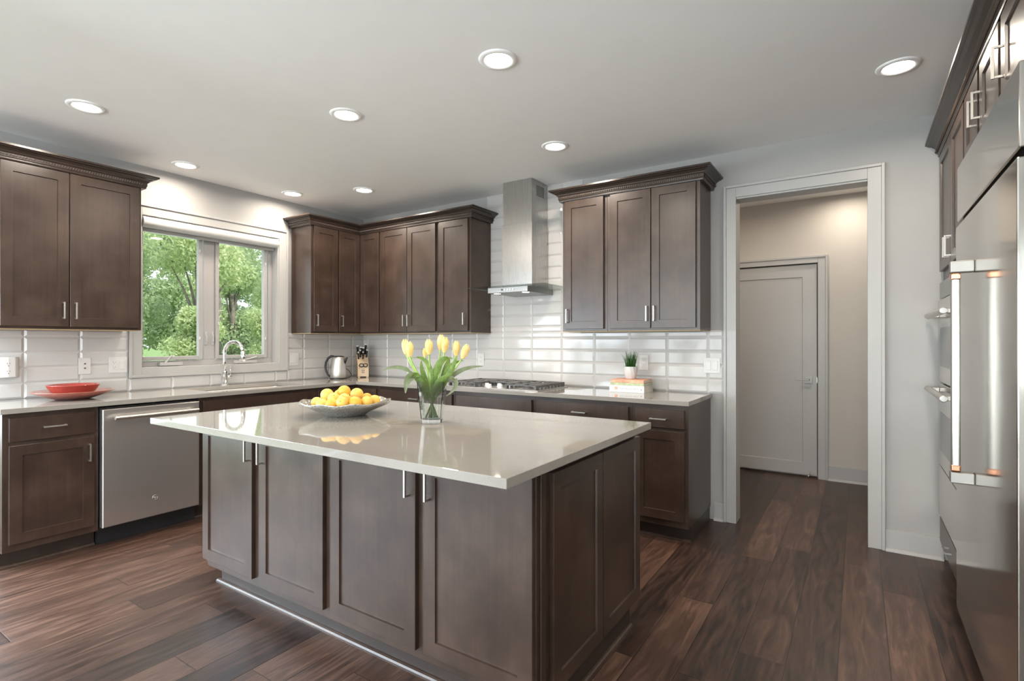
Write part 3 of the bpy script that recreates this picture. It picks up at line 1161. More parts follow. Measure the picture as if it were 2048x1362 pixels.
# ------------------------------------------------------------------ range hood
hd = thing('range_hood', 'stainless chimney range hood with flat glass canopy', 'range hood', (2.215, 0, 1.69))
mk('lower_sleeve', boxes((2.066, -.288, 1.745, 2.364, -.012, 2.28)), 'steel_z', hd, bevel=.002)
us = mk('upper_sleeve', boxes((2.073, -.281, 2.28, 2.357, -.012, H - .002)), 'steel_z', hd, bevel=.002)
bm = BM()
for k in range(8):
    box(bm, 2.3565, -.205, 2.515 + k * .0115, 2.3585, -.075, 2.521 + k * .0115)
mk('vent', bm, 'slot', us)
mk('glass_canopy', boxes((1.845, -.482, 1.737, 2.585, -.012, 1.744)), 'hoodglass', hd, bevel=.001)
bm = BM()
box(bm, 2.02, -.432, 1.690, 2.410, -.012, 1.736)
mk('body', bm, 'hoodbody', hd, bevel=.003)
for k in range(5):
    bm = BM()
    tube(bm, [(2.165 + k * .027, -.431, 1.715), (2.165 + k * .027, -.436, 1.715)], .007, 16)
    mk('button', bm, 'black' if k == 0 else 'nickel', hd)
for xx in (2.075, 2.355):
    bm = BM()
    lathe(bm, [(0, 1.6885), (.026, 1.6885), (.030, 1.690), (.030, 1.691)], (xx, -.37), 24)
    mk('lamp_lens', bm, 'hoodlamp', hd)
    o = light('hood_lamp', 'AREA', (xx - 2.215, -.37, -.004), .2, (1, .84, .64), shape='DISK', size=.05)
    o.parent = hd

# ------------------------------------------------------------------ cooktop
ck = thing('cooktop', 'stainless gas cooktop with black grates under the hood', 'cooktop', (2.17, -.37, .914))
bm = BM()
box(bm, 1.700, -.610, .9142, 2.610, -.115, .921)
mk('pan', bm, 'steel_x', ck, bevel=.003)
for cx, cy, r in ((1.87, -.47, .036), (1.87, -.24, .030), (2.155, -.27, .048), (2.44, -.47, .030), (2.44, -.24, .038)):
    bm = BM()
    lathe(bm, [(r + .012, .921), (r + .010, .930), (r, .932), (r - .002, .942), (r - .008, .944), (0, .944)], (cx, cy), 28)
    mk('burner', bm, 'iron', ck, smooth=False)


def grate(x0, x1, y0, y1):
    bm = BM()
    zt_, w = .957, .0055
    for yy in (y0, y1):
        box(bm, x0, yy - w, zt_ - .009, x1, yy + w, zt_)
    for xx in (x0, x1):
        box(bm, xx - w, y0, zt_ - .014, xx + w, y1, zt_)
        n = 8
        for k in range(n):
            ya = y0 + (y1 - y0) * (k + .15) / n
            box(bm, xx - w - .001, ya, .922, xx + w + .001, ya + (y1 - y0) / n * .5, zt_ - .013)
    cxm = (x0 + x1) / 2
    box(bm, x0, (y0 + y1) / 2 - w, zt_ - .012, x1, (y0 + y1) / 2 + w, zt_)
    for cy in (y0 + (y1 - y0) * .25, y0 + (y1 - y0) * .75):
        for a in range(8):
            th = a * PI / 4 + PI / 8 * 0
            p, q = Vector((cxm + .028 * math.cos(th), cy + .028 * math.sin(th), zt_ - .004)), Vector((cxm + .12 * math.cos(th), cy + .11 * math.sin(th), zt_ - .006))
            q.x = min(max(q.x, x0), x1)
            q.y = min(max(q.y, y0), y1)
            tube(bm, [p, q], .0048, 6)
    for xx in (x0 + .004, x1 - .004):
        for yy in (y0 + .004, y1 - .004):
            box(bm, xx - .007, yy - .007, .921, xx + .007, yy + .007, zt_ - .01)
    bmesh.ops.recalc_face_normals(bm, faces=bm.faces)
    return bm


mk('grate', grate(1.730, 2.005, -.585, -.135), 'iron', ck)
mk('grate', grate(2.022, 2.288, -.395, -.135), 'iron', ck)
mk('grate', grate(2.305, 2.580, -.585, -.135), 'iron', ck)
for cx, cy in ((2.045, -.475), (2.125, -.555), (2.155, -.455), (2.225, -.545), (2.262, -.450)):
    bm = BM()
    lathe(bm, [(.0235, .921), (.0235, .925), (.019, .926), (.0185, .944), (.015, .948), (0, .948)], (cx, cy), 24)
    mk('knob', bm, 'cap', ck, smooth=False)

# ------------------------------------------------------------------ tall run on the right: ovens, refrigerator
TX = 5.03
ft = mapper('-x', TX)
t = thing('oven_cabinet', 'tall dark cabinet surrounding the double wall oven', 'tall cabinet', (5.36, -.45, 0))
mk('cabinet_box', boxes((TX, -.895, 1.64, 5.69, -.016, UT), (TX, -.895, .10, 5.69, -.812, 1.64), (TX, -.052, .10, 5.69, -.016, 1.64),
                        (TX, -.812, .10, 5.69, -.052, .285)), 'wood', t)
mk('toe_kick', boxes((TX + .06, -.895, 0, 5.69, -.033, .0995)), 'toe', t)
door(t, ft, -.466, -.030, 1.70, 2.381, (-.440, 1.785))
door(t, ft, -.872, -.476, 1.70, 2.381, (-.502, 1.785))
door(t, ft, -.872, -.030, .118, .262, (-.451, .195), False, 'drawer', 0)
ov = thing('wall_oven', 'stainless double wall oven with two thick bar handles', 'oven', (5.3, -.43, .60))
mk('oven_box', boxes((TX + .002, -.808, .292, 5.60, -.056, 1.632)), 'black', ov)
fo = mapper('-x', TX)
mk('control_panel', panel_mesh(fo, -.808, -.056, 1.535, 1.632, .022, 0, e=.003), 'ovenglass', ov)
for z0, z1, zh in ((1.06, 1.528, 1.440), (.585, 1.052, 1.012)):
    d = mk('door', panel_mesh(fo, -.808, -.056, z0, z1, .030, 0, e=.003), 'steel_f', ov)
    mk('oven_window', boxes((TX - .0315, -.70, z0 + .09, TX - .029, -.16, z1 - .16)), 'ovenglass', d)
    bm = BM()
    tube(bm, [(TX - .075, -.735, zh), (TX - .075, -.030, zh)], .0165, 20)
    for yy in (-.690, -.105):
        box(bm, TX - .070, yy - .014, zh - .012, TX - .029, yy + .014, zh + .012)
    mk('handle', bm, 'nickel', d, bevel=.003)
mk('warming_drawer', panel_mesh(fo, -.808, -.056, .294, .578, .030, 0, e=.003), 'steel_f', ov)

t = thing('refrigerator_cabinet', 'dark three-door cabinet above the refrigerator', 'upper cabinet', (5.36, -1.5, 2.07))
mk('cabinet_box', boxes((TX, -2.090, 2.070, 5.69, -.897, UT)), 'wood', t)
door(t, ft, -1.222, -.905, 2.088, 2.381, (-1.194, 2.215))
door(t, ft, -1.600, -1.262, 2.088, 2.381, (-1.290, 2.215))
door(t, ft, -2.070, -1.640, 2.088, 2.381, (-1.672, 2.215))
crown('long dark crown molding above refrigerator and ovens', [(TX, 0), (TX, -2.09)])

fr = thing('refrigerator', 'large built-in stainless refrigerator with copper-ringed bar handle', 'refrigerator', (5.3, -1.53, 0))
mk('cabinet', boxes((TX, -2.066, .02, 5.66, -.985, 2.05)), 'black', fr)
d = mk('door', boxes((4.970, -2.070, .122, TX - .002, -.995, 1.790)), 'steel_f', fr, bevel=.004)
bm = boxes((4.903, -1.446, .800, 4.930, -1.409, 1.548))
mk('handle', bm, 'nickel', d, bevel=.009, segs=4)
for z0, z1 in ((1.548, 1.592), (.758, .800)):
    mk('handle_bracket', boxes((4.900, -1.449, z0, 4.970, -1.406, z1)), 'satin', d, bevel=.004)
for z0 in (1.520, .801):
    mk('copper_ring', boxes((4.9015, -1.4475, z0, 4.9315, -1.4075, z0 + .027)), 'copper', d, bevel=.006)
tp = mk('top_panel', boxes((4.975, -2.070, 1.815, TX - .002, -.995, 2.050)), 'steel_f', fr, bevel=.004)
mk('toe_grille', boxes((TX - .03, -2.066, .02, TX - .002, -.995, .108)), 'black', fr)

# ------------------------------------------------------------------ wall plates
def plate(name, label, f, u0, u1, z0, z1, devs, cat):
    c = f((u0 + u1) / 2, .0105, (z0 + z1) / 2)
    t = thing(name, label, cat, c)
    bm = BM()
    box(bm, *f(u0, .0107, z0), *f(u1, .0157, z1))
    mk('cover_plate', bm, 'white', t, bevel=.0015)
    for kind, u in devs:
        zc = (z0 + z1) / 2
        bm = BM()
        if kind == 'rocker':
            box(bm, *f(u - .0165, .0155, zc - .033), *f(u + .0165, .0195, zc + .033))
            mk('rocker', bm, 'white', t, bevel=.001)
        elif kind == 'outlet':
            box(bm, *f(u - .0165, .0155, zc - .033), *f(u + .0165, .0175, zc + .033))
            s = mk('receptacle', bm, 'white', t, bevel=.001)
            bm = BM()
            for zz in (-.018, .018):
                for du in (-.006, .006):
                    box(bm, *f(u + du - .0009, .0174, zc + zz), *f(u + du + .0009, .0178, zc + zz + .008))
                box(bm, *f(u - .002, .0174, zc + zz - .008), *f(u + .002, .0178, zc + zz - .004))
            mk('slots', bm, 'slot', s)
        elif kind == 'jack':
            for zz in (-.015, .016):
                p, q = Vector(f(u, .0155, zc + zz)), Vector(f(u, .0215, zc + zz))
                bm = BM()
                tube(bm, [p, q], .0055, 12)
                mk('jack', bm, 'slot', t)
    return t


plate('wall_outlet', 'outlet plate with two round jacks above the coral dishes', fl, -2.572, -2.502, 1.058, 1.174, [('jack', -2.537)], 'outlet')
plate('outlet_switch', 'double plate with outlet and switch left of window casing', fl, -2.392, -2.277, 1.059, 1.175, [('outlet', -2.360), ('rocker', -2.309)], 'outlet')
plate('light_switch', 'switch plate between window casing and corner', fl, -.926, -.820, 1.056, 1.178, [('rocker', -.894), ('rocker', -.852)], 'switch')
plate('wall_outlet', 'outlet plate on tile right of the tulips', fb, 1.604, 1.676, 1.064, 1.180, [('outlet', 1.640)], 'outlet')
plate('wall_outlet', 'outlet plate half hidden behind the potted plant', fb, 3.178, 3.250, 1.068, 1.186, [('outlet', 3.214)], 'outlet')
plate('light_switch', 'double rocker switch beside the doorway casing', fb, 3.664, 3.778, 1.060, 1.172, [('rocker', 3.697), ('rocker', 3.745)], 'switch')
t = thing('surge_protector', 'bulky white plug-in multi-outlet adapter on far left tile', 'outlet', (.012, -2.95, 1.12))
bm = BM()
v0 = [(.0107, -3.02), (.0107, -2.895), (.028, -2.893), (.056, -2.915), (.060, -2.95), (.056, -2.99), (.028, -3.02)]
a = [bm.verts.new((x, y, 1.058)) for x, y in v0]
b = [bm.verts.new((x, y, 1.190)) for x, y in v0]
for k in range(len(v0)):
    bm.faces.new((a[k], a[(k + 1) % 7], b[(k + 1) % 7], b[k]))
bm.faces.new(a[::-1])
bm.faces.new(b)
bmesh.ops.recalc_face_normals(bm, faces=bm.faces)
sp_ = mk('housing', bm, 'white', t, bevel=.006, segs=3)
bm = BM()
for zc in (1.095, 1.145):
    for du in (-.007, .005):
        box(bm, .0605 - .004, -2.950 + du, zc, .0612 - .001, -2.948 + du, zc + .009)
    box(bm, .056, -2.953, zc - .012, .0602, -2.948, zc - .007)
mk('slots', bm, 'slot', sp_)

# ------------------------------------------------------------------ coral dishes
def dish(name, label, c, prof, mat, cat, wave=0.0):
    bm = BM()
    lathe(bm, prof, (c[0], c[1]), 56)
    o = mk(name, bm, mat, None, smooth=True)
    return tag(o, label, cat)


PX, PY = .300, -2.690
dish('serving_plate', 'wide coral glass plate on left counter under the bowl', (PX, PY),
     [(0, .915), (.085, .915), (.10, .918), (.16, .938), (.218, .966), (.220, .969), (.216, .970), (.158, .944), (.095, .925), (0, .922)], 'coral', 'plate')
dish('glass_bowl', 'coral glass bowl sitting in the wide coral plate', (PX, PY),
     [(0, .9262), (.060, .9262), (.085, .9345), (.118, .968), (.140, 1.005), (.142, 1.008), (.139, 1.009), (.113, .972), (.080, .941), (.055, .933), (0, .932)], 'coral_deep', 'bowl')

# ------------------------------------------------------------------ kettle
KX, KY = .205, -.500
kt = thing('electric_kettle', 'brushed steel electric kettle in the counter corner', 'kettle', (KX, KY, .914))
bm = BM()
lathe(bm, [(0, .914), (.082, .914), (.082, .921), (.078, .923), (.0, .923)], (KX, KY), 40)
mk('base', bm, 'black', kt)
bm = BM()
lathe(bm, [(0, .924), (.080, .924), (.080, .934), (.081, .936), (.078, .99), (.070, 1.06), (.060, 1.118), (.056, 1.134), (0, 1.134)], (KX, KY), 48)
mk('body', bm, 'kettle', kt, smooth=True)
bm = BM()
lathe(bm, [(.056, 1.134), (.054, 1.142), (.03, 1.146), (0, 1.147)], (KX, KY), 40)
mk('lid', bm, 'black', kt, smooth=True)
hx, hy = -.836, -.548
hp = [(.045, 1.140), (.075, 1.142), (.105, 1.120), (.126, 1.080), (.132, 1.035), (.124, .99), (.106, .955), (.080, .934)]
bm = BM()
tube(bm, [(KX + hx * r, KY + hy * r, z) for r, z in hp], [.010, .012, .012, .011, .010, .010, .010, .011], 12)
mk('handle', bm, 'black', kt, smooth=True)
bm = BM()
tube(bm, [(KX - hx * .055, KY - hy * .055, 1.075), (KX - hx * .078, KY - hy * .078, 1.112), (KX - hx * .090, KY - hy * .090, 1.130)], [.020, .012, .008], 14)
mk('spout', bm, 'black', kt, smooth=True)
bm = BM()
tube(bm, [(KX + .070, KY + .035, .918), (.282, -.435, .921), (.270, -.385, .945), (.205, -.365, .985), (.10, -.345, 1.03), (.03, -.335, 1.05), (.011, -.333, 1.05)], .0035, 8)
mk('cord', bm, 'black', kt, smooth=True)

# ------------------------------------------------------------------ knife block
kb = thing('knife_block', 'light wooden knife block full of black handled knives in corner', 'knife block', (.235, -.235, .914))
# local frame: block faces the room diagonal
fwv = Vector((.83, -.557, 0)).normalized()
sdv = Vector((-fwv.y, fwv.x, 0))
KC = Vector((.210, -.195, .914))


def kp(s, f_, z):
    return KC + sdv * s + fwv * f_ + Vector((0, 0, z))


bm = BM()
side = [(.075, .010), (.075, .135), (.045, .165), (-.055, .255), (-.085, .225), (-.085, .010)]
A = [bm.verts.new(kp(-.056, y, z)) for y, z in side]
B = [bm.verts.new(kp(.056, y, z)) for y, z in side]
for k in range(6):
    bm.faces.new((A[k], A[(k + 1) % 6], B[(k + 1) % 6], B[k]))
bm.faces.new(A)
bm.faces.new(B[::-1])
bmesh.ops.recalc_face_normals(bm, faces=bm.faces)
bk = mk('block', bm, 'blockwood', kb, bevel=.002)
bm = BM()
for s0 in (-.052, .030):
    A = [kp(s0, .070, 0), kp(s0 + .022, .070, 0), kp(s0 + .022, -.08, 0), kp(s0, -.08, 0)]
    lo = [bm.verts.new(p) for p in A]
    hi = [bm.verts.new(p + Vector((0, 0, .012))) for p in A]
    for k in range(4):
        bm.faces.new((lo[k], lo[(k + 1) % 4], hi[(k + 1) % 4], hi[k]))
    bm.faces.new(lo[::-1])
    bm.faces.new(hi)
bmesh.ops.recalc_face_normals(bm, faces=bm.faces)
mk('foot', bm, 'blockwood', kb)
bm = BM()     # two small figure-like strokes burnt into the face
for pts in ([(-.012, .085), (-.006, .072), (-.012, .058), (-.006, .045)], [(.006, .086), (.012, .072), (.006, .060), (.012, .046)],
            [(-.014, .070), (.014, .074)], [(-.014, .052), (.010, .050)]):
    tube(bm, [kp(s, .0752, z) for s, z in pts], .0022, 6)
mk('emblem', bm, 'inkdark', bk)
slope = Vector((0, 0, 0)) + fwv * .67 + Vector((0, 0, .74))
kn = [(-.042, -.045, .085, .013), (-.008, -.045, .070, .013), (.034, -.048, .100, .013), (.010, -.024, .085, .012),
      (-.020, -.010, .070, .009), (.048, -.025, .055, .009), (.042, -.008, .075, .009), (-.040, .012, .068, .008), (.004, .012, .070, .008)]
for i, (s, f_, L, r) in enumerate(kn):
    zz = .165 + (.045 - f_) * .9 - .004
    p = kp(s, f_, zz)
    lean = (slope * .5 + Vector((0, 0, 1))).normalized() + sdv * (s * 1.6)
    lean.normalize()
    q = p + lean * L
    kf = tag(mk('knife', tube(BM(), [p - lean * .05, p, p + lean * L * .3, q], [.002, r, r * .85, r * .95], 8), 'black'), '', 'knife', 'knives in the wooden block')
    mk('end_cap', tube(BM(), [q, q + lean * .012], r * 1.04, 10), 'cap', kf)
kl = ['black handled knife at back left of the block', 'black handled knife at back middle of the block', 'tallest black handled knife at back right of the block',
      'black handled knife in front of the tallest one', 'mid-height black handled knife left of block centre', 'short black handle at the far right back of block',
      'black handled knife at the right edge of block', 'front left steak knife handle in the block', 'front middle steak knife handle in the block']
ks = [o for o in COL.objects if o.name.split('.')[0] == 'knife']
for o, l in zip(ks, kl):
    o['label'] = l
sc_ = thing('scissors', 'black kitchen scissors hanging in front slot of the knife block', 'scissors', tuple(kp(0, .08, .135)))
bm = BM()
for s0 in (-.020, .020):
    lp = []
    for k in range(15):
        a = 2 * PI * k / 14
        lp.append(kp(s0 + .021 * math.cos(a), .086 + .003 * math.sin(a), .128 + .017 * math.sin(a)))
    tube(bm, lp, .005, 8)
mk('loops', bm, 'black', sc_, smooth=True)

# ------------------------------------------------------------------ books and potted plant
def book(label, x0, x1, y0, y1, z0, z1, cover, spine_mat=None, tilt=0.0):
    t = thing('book', label, 'book', ((x0 + x1) / 2, (y0 + y1) / 2, z0), 'books stacked on the counter')
    th = .003
    mk('cover', boxes((x0, y0, z0, x1, y1, z0 + th), (x0, y0, z1 - th, x1, y1, z1), (x0, y0, z0 + th, x1, y0 + th, z1 - th)), cover, t, bevel=.0008)
    mk('pages', boxes((x0 + .003, y0 + th, z0 + th, x1 - .004, y1 - .004, z1 - th)), 'paper', t)
    return t


wb = book('thick white book at the bottom of the stack', 3.043, 3.312, -.288, -.075, .9142, .9660, 'book_white')
bm = boxes((3.085, -.2886, .932, 3.108, -.2879, .953))
mk('spine_picture', bm, 'book_coral', wb)
bm = BM()
for k in range(14):
    w = .006 + .004 * ((k * 7) % 3)
    box(bm, 3.118 + k * .0108, -.2885, .938, 3.118 + k * .0108 + w * .8, -.2879, .943 + .003 * ((k * 5) % 2))
mk('spine_lettering', bm, 'ink', wb)
mk('spine_mark', boxes((3.288, -.2885, .934, 3.294, -.2879, .941)), 'inkdark', wb)
book('thin green book in the middle of the stack', 3.050, 3.308, -.284, -.085, .9663, .9840, 'book_green')
book('thin coral patterned book on top of the stack', 3.052, 3.306, -.282, -.088, .9843, 1.0070, 'book_coral')
GX, GY = 3.168, -.178
pp = thing('potted_plant', 'small grassy plant in a fluted white pot on the books', 'potted plant', (GX, GY, 1.0073))
bm = BM()
seg, rows = 60, 12
prev = None
for i in range(rows + 1):
    s = i / rows
    z = 1.0073 + s * .094
    r0 = .033 + .017 * min(1, s * 1.7) ** .6
    ring = []
    for k in range(seg):
        a = 2 * PI * k / seg
        rr_ = r0 * (1 + .028 * math.sin(12 * a + s * 5.5))
        ring.append(bm.verts.new((GX + rr_ * math.cos(a), GY + rr_ * math.sin(a), z)))
    if prev:
        for k in range(seg):
            bm.faces.new((prev[k], prev[(k + 1) % seg], ring[(k + 1) % seg], ring[k]))
    else:
        bm.faces.new(ring[::-1])
    prev = ring
inner = [bm.verts.new((GX + (v.co.x - GX) * .9, GY + (v.co.y - GY) * .9, v.co.z)) for v in prev]
low = [bm.verts.new((GX + (v.co.x - GX) * .85, GY + (v.co.y - GY) * .85, v.co.z - .012)) for v in prev]
for P, Q in ((prev, inner), (inner, low)):
    for k in range(seg):
        bm.faces.new((P[k], P[(k + 1) % seg], Q[(k + 1) % seg], Q[k]))
bm.faces.new(low)
bmesh.ops.recalc_face_normals(bm, faces=bm.faces)
mk('pot', bm, 'pot', pp, smooth=True)
random.seed(4)
bm = BM()
for k in range(130):
    a = random.uniform(0, 2 * PI)
    rad = .036 * math.sqrt(random.random())
    L = random.uniform(.090, .140)
    out = random.uniform(.0, .034) + (.050 if k % 12 == 0 else 0)
    b0 = Vector((GX + rad * math.cos(a), GY + rad * math.sin(a), 1.088))
    dirn = Vector((math.cos(a), math.sin(a), 0))
    tip = b0 + dirn * out + Vector((0, 0, L * (.9 if k % 16 == 0 else 1)))
    ribbon(bm, bez(b0, b0 + Vector((0, 0, L * .4)), b0 + dirn * out * .5 + Vector((0, 0, L * .75)), tip, 5), random.uniform(.005, .008), fold=.15,
           prof=lambda s: max(.05, 1 - s ** 2))
fg = mk('grass_blades', bm, 'grass', pp)
fg['kind'] = 'stuff'

# ------------------------------------------------------------------ fruit bowl
BX, BY = 2.413, -2.215


def bowl_z(r):
    return .914 + .013 + .060 * max(0, (r - .075) / .150) ** 1.25


bm = BM()
prof = [(0, .9142), (.085, .9142), (.10, .9165)]
prof += [(r, bowl_z(r) - .008) for r in (.12, .15, .18, .20, .218)]
prof += [(.225, .984), (.226, .988), (.222, .989)]
prof += [(r, bowl_z(r)) for r in (.20, .18, .15, .12, .09)] + [(.06, .9265), (0, .926)]
lathe(bm, prof, (BX, BY), 72)
for v in bm.verts:
    r = math.hypot(v.co.x - BX, v.co.y - BY)
    if r > .15:
        a = math.atan2(v.co.y - BY, v.co.x - BX)
        v.co.z += (r - .15) / .075 * .004 * math.sin(a * 9)
tag(mk('fruit_bowl', bm, 'bowl', None, smooth=True), 'wide textured glass bowl of oranges on the island', 'bowl')
CP = Vector(cam.location)
RV, FV = Vector((.8363, .5483, 0)), Vector((-.5483, .8363, 0))
fruit = [  # lateral, depth (from the camera's spot in the room), height, radius, pale, label
    (654.2, 2.70, 789.6, .0325, 1, 'pale orange at the top left of the pile'),
    (688.0, 2.72, 783.5, .0325, 0, 'deep orange at the very top of the pile'),
    (713.8, 2.68, 788.5, .0325, 1, 'large pale orange at the top right of the pile'),
    (667.5, 2.64, 797.0, .030, 1, 'orange below the top left one, touching the middle one'),
    (689.0, 2.61, 798.3, .030, 1, 'orange in the middle of the pile face'),
    (733.9, 2.74, 797.0, .029, 0, 'orange peeking out behind the right end of the pile'),
    (748.3, 2.66, 801.4, .029, 1, 'orange at the far right end of the pile'),
    (634.0, 2.68, 806.0, .029, 1, 'pale orange at the far left end of the pile'),
    (644.0, 2.60, 811.0, .030, 1, 'pale orange at left front against the bowl rim'),
    (664.5, 2.57, 811.5, .0315, 0, 'deeper orange at the front, second from left'),
    (687.0, 2.54, 813.5, .029, 1, 'yellow orange at centre front showing a green stem end'),
    (712.8, 2.58, 809.6, .0315, 0, 'deep orange at the front right of centre'),
    (731.8, 2.61, 808.5, .029, 1, 'pale orange at the right front against the rim'),
    (680.0, 2.76, 790.0, .031, 1, 'orange tucked behind the top orange')]
P_ = []
for px, dep, py, r, pale, lab in fruit:
    P_.append(Vector((CP.x, CP.y, 0)) + RV * ((px - 1024) * dep / 1058) + FV * dep + Vector((0, 0, 1.2898 - (py - 683.1) * dep / 1058)))
rad = [q[3] for q in fruit]
for it in range(400):
    for i in range(len(P_)):
        for j in range(i + 1, len(P_)):
            dv = P_[j] - P_[i]
            mn = rad[i] + rad[j] + .0004
            if dv.length < mn:
                s = dv.normalized() * (mn - dv.length) * .5
                P_[i] -= s
                P_[j] += s
    for i, p in enumerate(P_):
        r = math.hypot(p.x - BX, p.y - BY)
        if r > .165:
            k = .165 / r
            p.x, p.y = BX + (p.x - BX) * k, BY + (p.y - BY) * k
        zmin = max(bowl_z(max(0, r)) + rad[i] * 1.0, .927 + rad[i])
        # keep clear of the sloping side
        if r > .07:
            zmin = max(zmin, bowl_z(min(.222, r + rad[i] * .5)) + rad[i] * .90)
        if p.z < zmin:
            p.z = zmin
proto = {}
random.seed(11)
for (px, dep, py, r, pale, lab), p in zip(fruit, P_):
    bm = BM()
    prof = []
    for k in range(17):
        a = -PI / 2 + PI * k / 16
        prof.append((max(0, r * math.cos(a)) if 0 < k < 16 else 0, r * math.sin(a) * .97))
    lathe(bm, prof, (0, 0), 28)
    o = mk('orange', bm, 'orange_light' if pale else 'orange', None, smooth=True)
    tag(o, lab, 'orange', 'oranges in the glass bowl')
    bm = BM()
    lathe(bm, [(0, r * .975), (r * .10, r * .972), (r * .14, r * .955)], (0, 0), 10)
    mk('stem_end', bm, 'calyx', o)
    o.location = p
    o.rotation_euler = (random.uniform(-.9, .9), random.uniform(-.9, .9), random.uniform(0, 6))
    if 'stem end' in lab:
        o.rotation_euler = ((-FV + Vector((0, 0, .25))).to_track_quat('Z', 'Y')).to_euler()

# ------------------------------------------------------------------ vase of tulips
VX, VY = 2.950, -2.158
va = thing('glass_vase', 'square tapered clear glass vase of tulips on the island', 'vase', (VX, VY, .914))
VA = math.radians(33.2)          # faces the room diagonal


def sqr(bm, half, z, rnd=.25):
    out = []
    for k in range(24):
        a = 2 * PI * k / 24 + PI / 4
        ca, sa = math.cos(a), math.sin(a)
        m = max(abs(ca), abs(sa))
        u, v = ca / m * half, sa / m * half
        # soften the corners
        l = math.hypot(u, v)
        lim = half * 1.30
        if l > lim:
            u, v = u * lim / l, v * lim / l
        out.append(bm.verts.new((VX + u * math.cos(VA) - v * math.sin(VA), VY + u * math.sin(VA) + v * math.cos(VA), z)))
    return out


def loft(bm, rings, cap0=True, cap1=True):
    for A, B in zip(rings, rings[1:]):
        n = len(A)
        for k in range(n):
            bm.faces.new((A[k], A[(k + 1) % n], B[(k + 1) % n], B[k]))
    if cap0:
        bm.faces.new(rings[0][::-1])
    if cap1:
        bm.faces.new(rings[-1])
    bmesh.ops.recalc_face_normals(bm, faces=bm.faces)


bm = BM()
loft(bm, [sqr(bm, .046, .9142), sqr(bm, .0475, .92), sqr(bm, .066, 1.107), sqr(bm, .0625, 1.107), sqr(bm, .0450, .932)])
mk('vase_body', bm, 'vase', va)
bm = BM()
loft(bm, [sqr(bm, .0440, .933), sqr(bm, .0540, 1.035)])
mk('water', bm, 'water', va)


def vpt(s, dpt, z):
    """lateral s (to the right), depth dpt (away), measured from the vase axis"""
    return Vector((VX, VY, z)) + RV * s + FV * dpt


tulips = [(-.126, .02, 1.262, -.10, 'tulip at the far left of the bouquet, taller of the left pair'),
          (-.100, -.03, 1.252, -.04, 'tulip second from left, in front of the leftmost'),
          (-.043, .05, 1.248, .0, 'small pale tulip half hidden behind the bouquet, left of centre'),
          (-.012, -.02, 1.262, -.05, 'tulip standing alone just left of bouquet centre'),
          (.033, .03, 1.284, .06, 'tallest tulip at the top of the bouquet'),
          (.057, -.01, 1.272, .06, 'tulip in front of the tallest one, leaning right'),
          (.108, .02, 1.255, .03, 'tulip second from right with short bloom'),
          (.140, -.02, 1.243, .40, 'tulip at the far right, bloom tipping outward')]
random.seed(7)
leafsets = {
    0: [[(-.03, .0, 1.06), (-.05, 0, 1.14), (-.14, .01, 1.20), (-.235, .02, 1.155), .024, 'tulip_grey']],
    1: [[(-.030, -.02, 1.06), (-.06, -.03, 1.13), (-.11, -.05, 1.17), (-.113, -.06, 1.055), .044, 'tulip_grey'],
        [(-.03, -.02, 1.04), (-.05, -.02, 1.12), (-.085, -.04, 1.165), (-.112, -.05, 1.115), .036, 'tulip_leaf']],
    2: [[(-.01, .02, 1.03), (-.03, .02, 1.09), (-.06, .03, 1.15), (-.055, .02, 1.20), .026, 'tulip_leaf']],
    3: [[(.0, -.015, 1.03), (.01, -.02, 1.13), (-.005, -.02, 1.24), (-.095, -.03, 1.212), .022, 'tulip_leaf'],
        [(-.015, -.030, 1.02), (-.035, -.036, 1.07), (-.045, -.042, 1.10), (-.062, -.045, 1.140), .036, 'tulip_leaf']],
    4: [[(.01, .0, 1.03), (.0, -.02, 1.12), (.03, -.02, 1.24), (.098, -.03, 1.21), .034, 'tulip_leaf']],
    5: [[(.0, -.02, 1.00), (.012, -.03, 1.07), (.05, -.042, 1.13), (.083, -.045, 1.126), .042, 'tulip_leaf'],
        [(.02, .02, 1.04), (.05, .03, 1.13), (.07, .02, 1.19), (.078, .01, 1.215), .030, 'tulip_leaf']],
    6: [[(.03, .0, 1.06), (.07, .0, 1.12), (.13, .01, 1.178), (.235, .0, 1.174), .022, 'tulip_grey'],
        [(.03, .01, 1.06), (.05, .02, 1.12), (.07, .01, 1.20), (.150, -.01, 1.200), .022, 'tulip_leaf']],
    7: [[(.035, -.025, 1.08), (.09, -.03, 1.165), (.165, -.04, 1.100), (.070, -.045, 1.040), .022, 'tulip_grey'],
        [(.02, -.03, 1.03), (.05, -.03, 1.10), (.09, -.03, 1.14), (.118, -.02, 1.225), .030, 'tulip_leaf']]}
